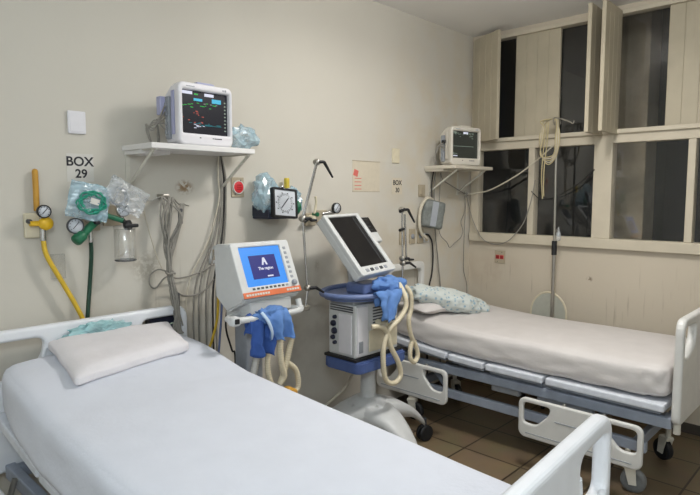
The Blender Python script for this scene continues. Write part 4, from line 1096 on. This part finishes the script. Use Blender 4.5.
# ------------------------------------------------------------------ corner: cuff, cables
t = thing('pressure_cuff', 'grey blood pressure cuff folded and hung below the corner shelf', 'blood pressure cuff', (3.82,-.06,1.40))
R4 = Matrix.Translation((3.825,-.075,1.515)) @ Matrix.Rotation(math.radians(14),4,'Y') @ Matrix.Rotation(math.radians(-38),4,'Z')
MB().bm(softbox((.19,.06,.225), .025, (16,6,16), lambda p, e: p+e*noise.noise(p*18)*.008), R4, True).build('cuff', 'cuffgrey', t)
MB().tube([(3.86,-.05,1.63),(3.79,-.045,1.645),(3.72,-.04,1.58),(3.695,-.04,1.48),(3.72,-.04,1.37),(3.80,-.045,1.32)], .013, 10).build('cuff_hose', 'cablelight', t)
MB().bx(-.02,.03,-.036,-.028,-.10,.10,.003).xf(R4).build('strap', 'grey', t)
for lab, pts, r, mt in (
  ('black cable hanging below the grey cuff to the patterned bundle', [(3.80,-.03,1.352),(3.84,-.03,1.342),(3.885,-.03,1.28),(3.90,-.03,1.15),(3.885,-.03,1.02),(3.86,-.014,.80),(3.86,-.014,.02)], .0075, 'cableblack'),
  ('tan cable running straight down from the corner shelf behind the bundle', [(3.90,-.04,1.87),(3.905,-.03,1.6),(3.93,-.03,1.35),(3.98,-.03,1.08),(4.04,-.014,.80),(4.05,-.014,.02)], .006, 'cablegrey'),
  ('dark thin cable from the corner shelf down to the cuff', [(3.88,-.04,1.87),(3.87,-.03,1.75),(3.862,-.04,1.63)], .0055, 'cableblack'),
  ('thin wire looping from the corner shelf down the wall and back up', [(3.96,-.05,1.85),(3.985,-.03,1.72),(3.975,-.03,1.58),(3.965,-.03,1.45),(4.00,-.03,1.34),(4.10,-.03,1.27),(4.14,-.03,1.225),(4.22,-.03,1.26),(4.31,-.03,1.30),(4.34,-.03,1.36),(4.31,-.03,1.44),(4.36,-.03,1.52),(4.37,-.03,1.66)], .003, 'cablegrey'),
  ('thin dark wire in the corner between the shelf and the bed', [(4.37,-.02,1.70),(4.40,-.015,1.58),(4.395,-.015,1.45),(4.39,-.015,1.30),(4.385,-.015,1.1),(4.39,-.015,1.0),(4.44,-.015,.88),(4.45,-.015,.75),(4.45,-.015,.02)], .0032, 'cablegrey'),
  ('dark wire crossing the wall from the cuff up to the corner knot', [(3.95,-.06,1.87),(4.02,-.03,1.80),(4.15,-.03,1.75),(4.30,-.03,1.70),(4.385,-.03,1.672)], .004, 'cablegrey'),
  ('thin pale wire running level to the corner knot under the shelf', [(4.10,-.03,1.655),(4.25,-.03,1.665),(4.385,-.03,1.672)], .003, 'cablelight'),
  ('white cable sweeping across the window from the corner up to the pole', [(4.385,-.045,1.674),(4.40,-.14,1.690),(4.395,-.266,1.715),(4.385,-.493,1.822),(4.37,-.664,1.93),(4.345,-.84,2.06)], .0060, 'cablelight'),
  ('dark cable hanging in a deep loop in front of the first window pane', [(4.39,-.03,1.67),(4.435,-.035,1.55),(4.44,-.067,1.45),(4.435,-.151,1.312),(4.43,-.22,1.265),(4.43,-.309,1.250),(4.43,-.40,1.275),(4.43,-.465,1.327),(4.44,-.552,1.448),(4.445,-.608,1.629),(4.46,-.63,1.791)], .0042, 'cablegrey'),
  ('dark cable drooping across the second window pane to the wide post', [(4.46,-.60,1.70),(4.46,-.66,1.648),(4.46,-.72,1.636),(4.455,-.841,1.670),(4.455,-.996,1.762),(4.455,-1.105,1.862)], .0042, 'cableblack'),
):
    tag(MB().tube(pts, r, 6).build('cable', mt), lab, 'cable')
tag(crumple((4.388,-.03,1.672), (.02,.014,.022), 3, .3, 3, 3).build('cable_knot', 'cablegrey'), 'small knot of wires in the corner under the shelf', 'cable knot')

# IV pole
t = thing('iv_pole', 'thin steel drip pole behind the window bed, in front of the glass', 'drip stand', (4.34,-.86,0))
MB().tube([(4.34,-.862,.10),(4.34,-.862,1.27)], .0135, 12, raw=True).build('lower_tube', 'alu', t)
MB().tube([(4.34,-.862,1.2),(4.34,-.850,2.25)], .0085, 12, raw=True).build('upper_tube', 'alu', t)
MB().cyl((4.34,-.862,1.205),(4.34,-.862,1.315),.020).build('clamp', 'black', t)
MB().tube([(4.34,-.74,2.20),(4.34,-.76,2.245),(4.34,-.85,2.255),(4.34,-.94,2.225),(4.34,-.975,2.205),(4.34,-.985,2.225)], .005, 8).build('hook', 'alu', t)
MB().tube([(4.30,-.85,2.20),(4.28,-.85,2.245),(4.34,-.85,2.255),(4.40,-.85,2.245),(4.41,-.85,2.215)], .005, 8).build('hook', 'alu', t)
for a in range(5):
    an = 2*PI*a/5+PI; p = V((4.34+.11*math.cos(an)*1.0, -.862+.22*math.sin(an), .06))
    l = MB().tube([(4.34,-.862,.11), p], .012, 8, raw=True).build('base_leg', 'alu', t)
    MB().lathe([(0,-.01),(.024,-.01),(.027,-.006),(.027,.006),(.024,.01),(0,.01)], (p.x,p.y,.027), (0,1,0), 16).build('wheel', 'black', l)
    MB().cyl((p.x,p.y,.03),(p.x,p.y,.065),.008).build('caster_stem', 'dgrey', l)
t = thing('coiled_cord', 'coil of tan and white cord hung on top of the drip pole', 'cord', (4.33,-.81,1.9))
for k in range(5):
    dx = -.018-.006*k
    MB().tube([(4.34+dx,-.86+.004*k,2.245),(4.34+dx,-.78+.01*k,2.235),(4.34+dx,-.725-.012*k,2.13+.01*k),(4.34+dx,-.745,1.98),(4.34+dx,-.80-.008*k,1.905+.015*k),(4.34+dx,-.86,1.965+.01*k),(4.34+dx,-.885+.006*k,2.10),(4.34+dx,-.87,2.21)], .0045, 6, closed=True).build('loop', 'cabletan' if k % 2 == 0 else 'cablelight', t)
MB().tube([(4.31,-.80,2.23),(4.31,-.79,2.05),(4.31,-.775,1.90),(4.31,-.772,1.75),(4.31,-.778,1.66)], .0045, 6).build('tail', 'cabletan', t)
MB().tube([(4.305,-.79,2.22),(4.305,-.765,2.0),(4.305,-.757,1.80),(4.305,-.77,1.64)], .004, 6).build('tail', 'cabletan', t)
t = thing('drip_chamber', 'small clear drip chamber on the drip pole above its black clamp', 'drip chamber', (4.33,-.892,1.31))
MB().lathe([(0,0),(.014,.004),(.019,.02),(.019,.06),(.008,.085),(.004,.11),(0,.11)], (4.335,-.894,1.315), (0,0,1), 16).build('bulb', 'plastic_clear', t)
MB().tube([(4.34,-.862,1.38),(4.335,-.894,1.42)], .003, 6, raw=True).build('hook', 'alu', t)

# rounded board behind the bed
t = thing('rounded_board', 'grey round-topped board with cream rim standing between window bed and wall', 'board', (4.43,-.79,0))
arch = [(-.142,.0),(.142,.0)]+[(.142*math.cos(PI*k/24), .705+.168*math.sin(PI*k/24)) for k in range(25)]
MB().plate2d(arch, [], .014, .004, Matrix.Translation((0,-.79,.012)) @ YZ(4.432)).build('panel', 'chairgrey', t)
MB().tube([V((4.430,-.79-a,.012+b_)) for a, b_ in [(-.147,.0),(-.147,.4),(-.147,.7)]+[(-.147*math.cos(PI*k/12), .705+.174*math.sin(PI*k/12)) for k in range(1,12)]+[(.147,.7),(.147,.4),(.147,.0)]], .009, 8, sub=2).build('rim', 'cream', t)

# ------------------------------------------------------------------ lamps and added fill light
t = thing('ceiling_or_fill_light', 'white fluorescent ceiling fixture over the foot of the beds', 'ceiling light', (2.65,-1.55,CEIL-.07))
MB().bx(2.35,2.95,-1.66,-1.44,CEIL-.05,CEIL,.006).build('housing', 'monwhite', t)
ld = bpy.data.lights.new('fixture_light', 'AREA'); ld.shape = 'RECTANGLE'; ld.size = .60; ld.size_y = .30; ld.energy = 25; ld.color = (1,.975,.94)
ld.spread = math.radians(165)
lo = bpy.data.objects.new('fixture_light', ld); COL.objects.link(lo); lo.location = (2.65,-1.55,CEIL-.055)
ld2 = bpy.data.lights.new('fill_light', 'POINT'); ld2.shadow_soft_size = .22; ld2.energy = 86; ld2.color = (.80,.91,1)  # fill light added behind the camera to brighten and even out the walls
lo2 = bpy.data.objects.new('fill_light', ld2); COL.objects.link(lo2); lo2.location = (-.5,-3.4,2.55)

ld3 = bpy.data.lights.new('lamp_light', 'POINT'); ld3.shadow_soft_size = .14; ld3.energy = 29; ld3.color = (1,.975,.94)
lo3 = bpy.data.objects.new('lamp_light', ld3); COL.objects.link(lo3); lo3.location = (2.65,-1.55,CEIL-.22)
t = thing('ceiling_or_fill_light', 'added fill light mount, out of view, hanging behind the nearest bed foot', 'ceiling light', (-.5,-3.4,2.78))
MB().tube([(-.5,-3.4,2.80),(-.5,-3.4,CEIL)], .012, 10, raw=True).build('stem', 'monwhite', t)
MB().lathe([(.10,0),(.07,.035),(0,.05)], (-.5,-3.4,2.785), (0,0,1), 24).build('fill_light_cap', 'monwhite', t)  # stem and cap added only to dress the fill light
# world: night
w = bpy.data.worlds.new('night'); SC.world = w; w.use_nodes = True
w.node_tree.nodes['Background'].inputs[0].default_value = (.02,.03,.05,1); w.node_tree.nodes['Background'].inputs[1].default_value = .25

# ------------------------------------------------------------------ camera
yaw = math.radians(43.6); pitch = math.atan((247.5-195)/578)
fh = V((math.cos(yaw), math.sin(yaw), 0)); rt = V((math.sin(yaw), -math.cos(yaw), 0)); upv = V((0,0,1))
fw = fh*math.cos(pitch)-upv*math.sin(pitch); up = fh*math.sin(pitch)+upv*math.cos(pitch)
cd = bpy.data.cameras.new('camera'); cam = bpy.data.objects.new('camera', cd); COL.objects.link(cam)
cd.sensor_width = 36; cd.sensor_fit = 'HORIZONTAL'; cd.lens = 578/700*36; cd.clip_start = .02
Mx = Matrix((( rt.x, up.x, -fw.x, 0),(rt.y, up.y, -fw.y, -2.8),(rt.z, up.z, -fw.z, 1.67),(0,0,0,1)))
cam.matrix_world = Mx
SC.camera = cam
SC.view_settings.view_transform = 'Standard'; SC.view_settings.look = 'None'; SC.view_settings.gamma = 1
SC.view_settings.use_curve_mapping = False; SC.view_settings.exposure = -.01
SC.cycles.max_bounces = 10; SC.cycles.transparent_max_bounces = 16; SC.cycles.use_denoising = True
SC.cycles.sample_clamp_indirect = 6
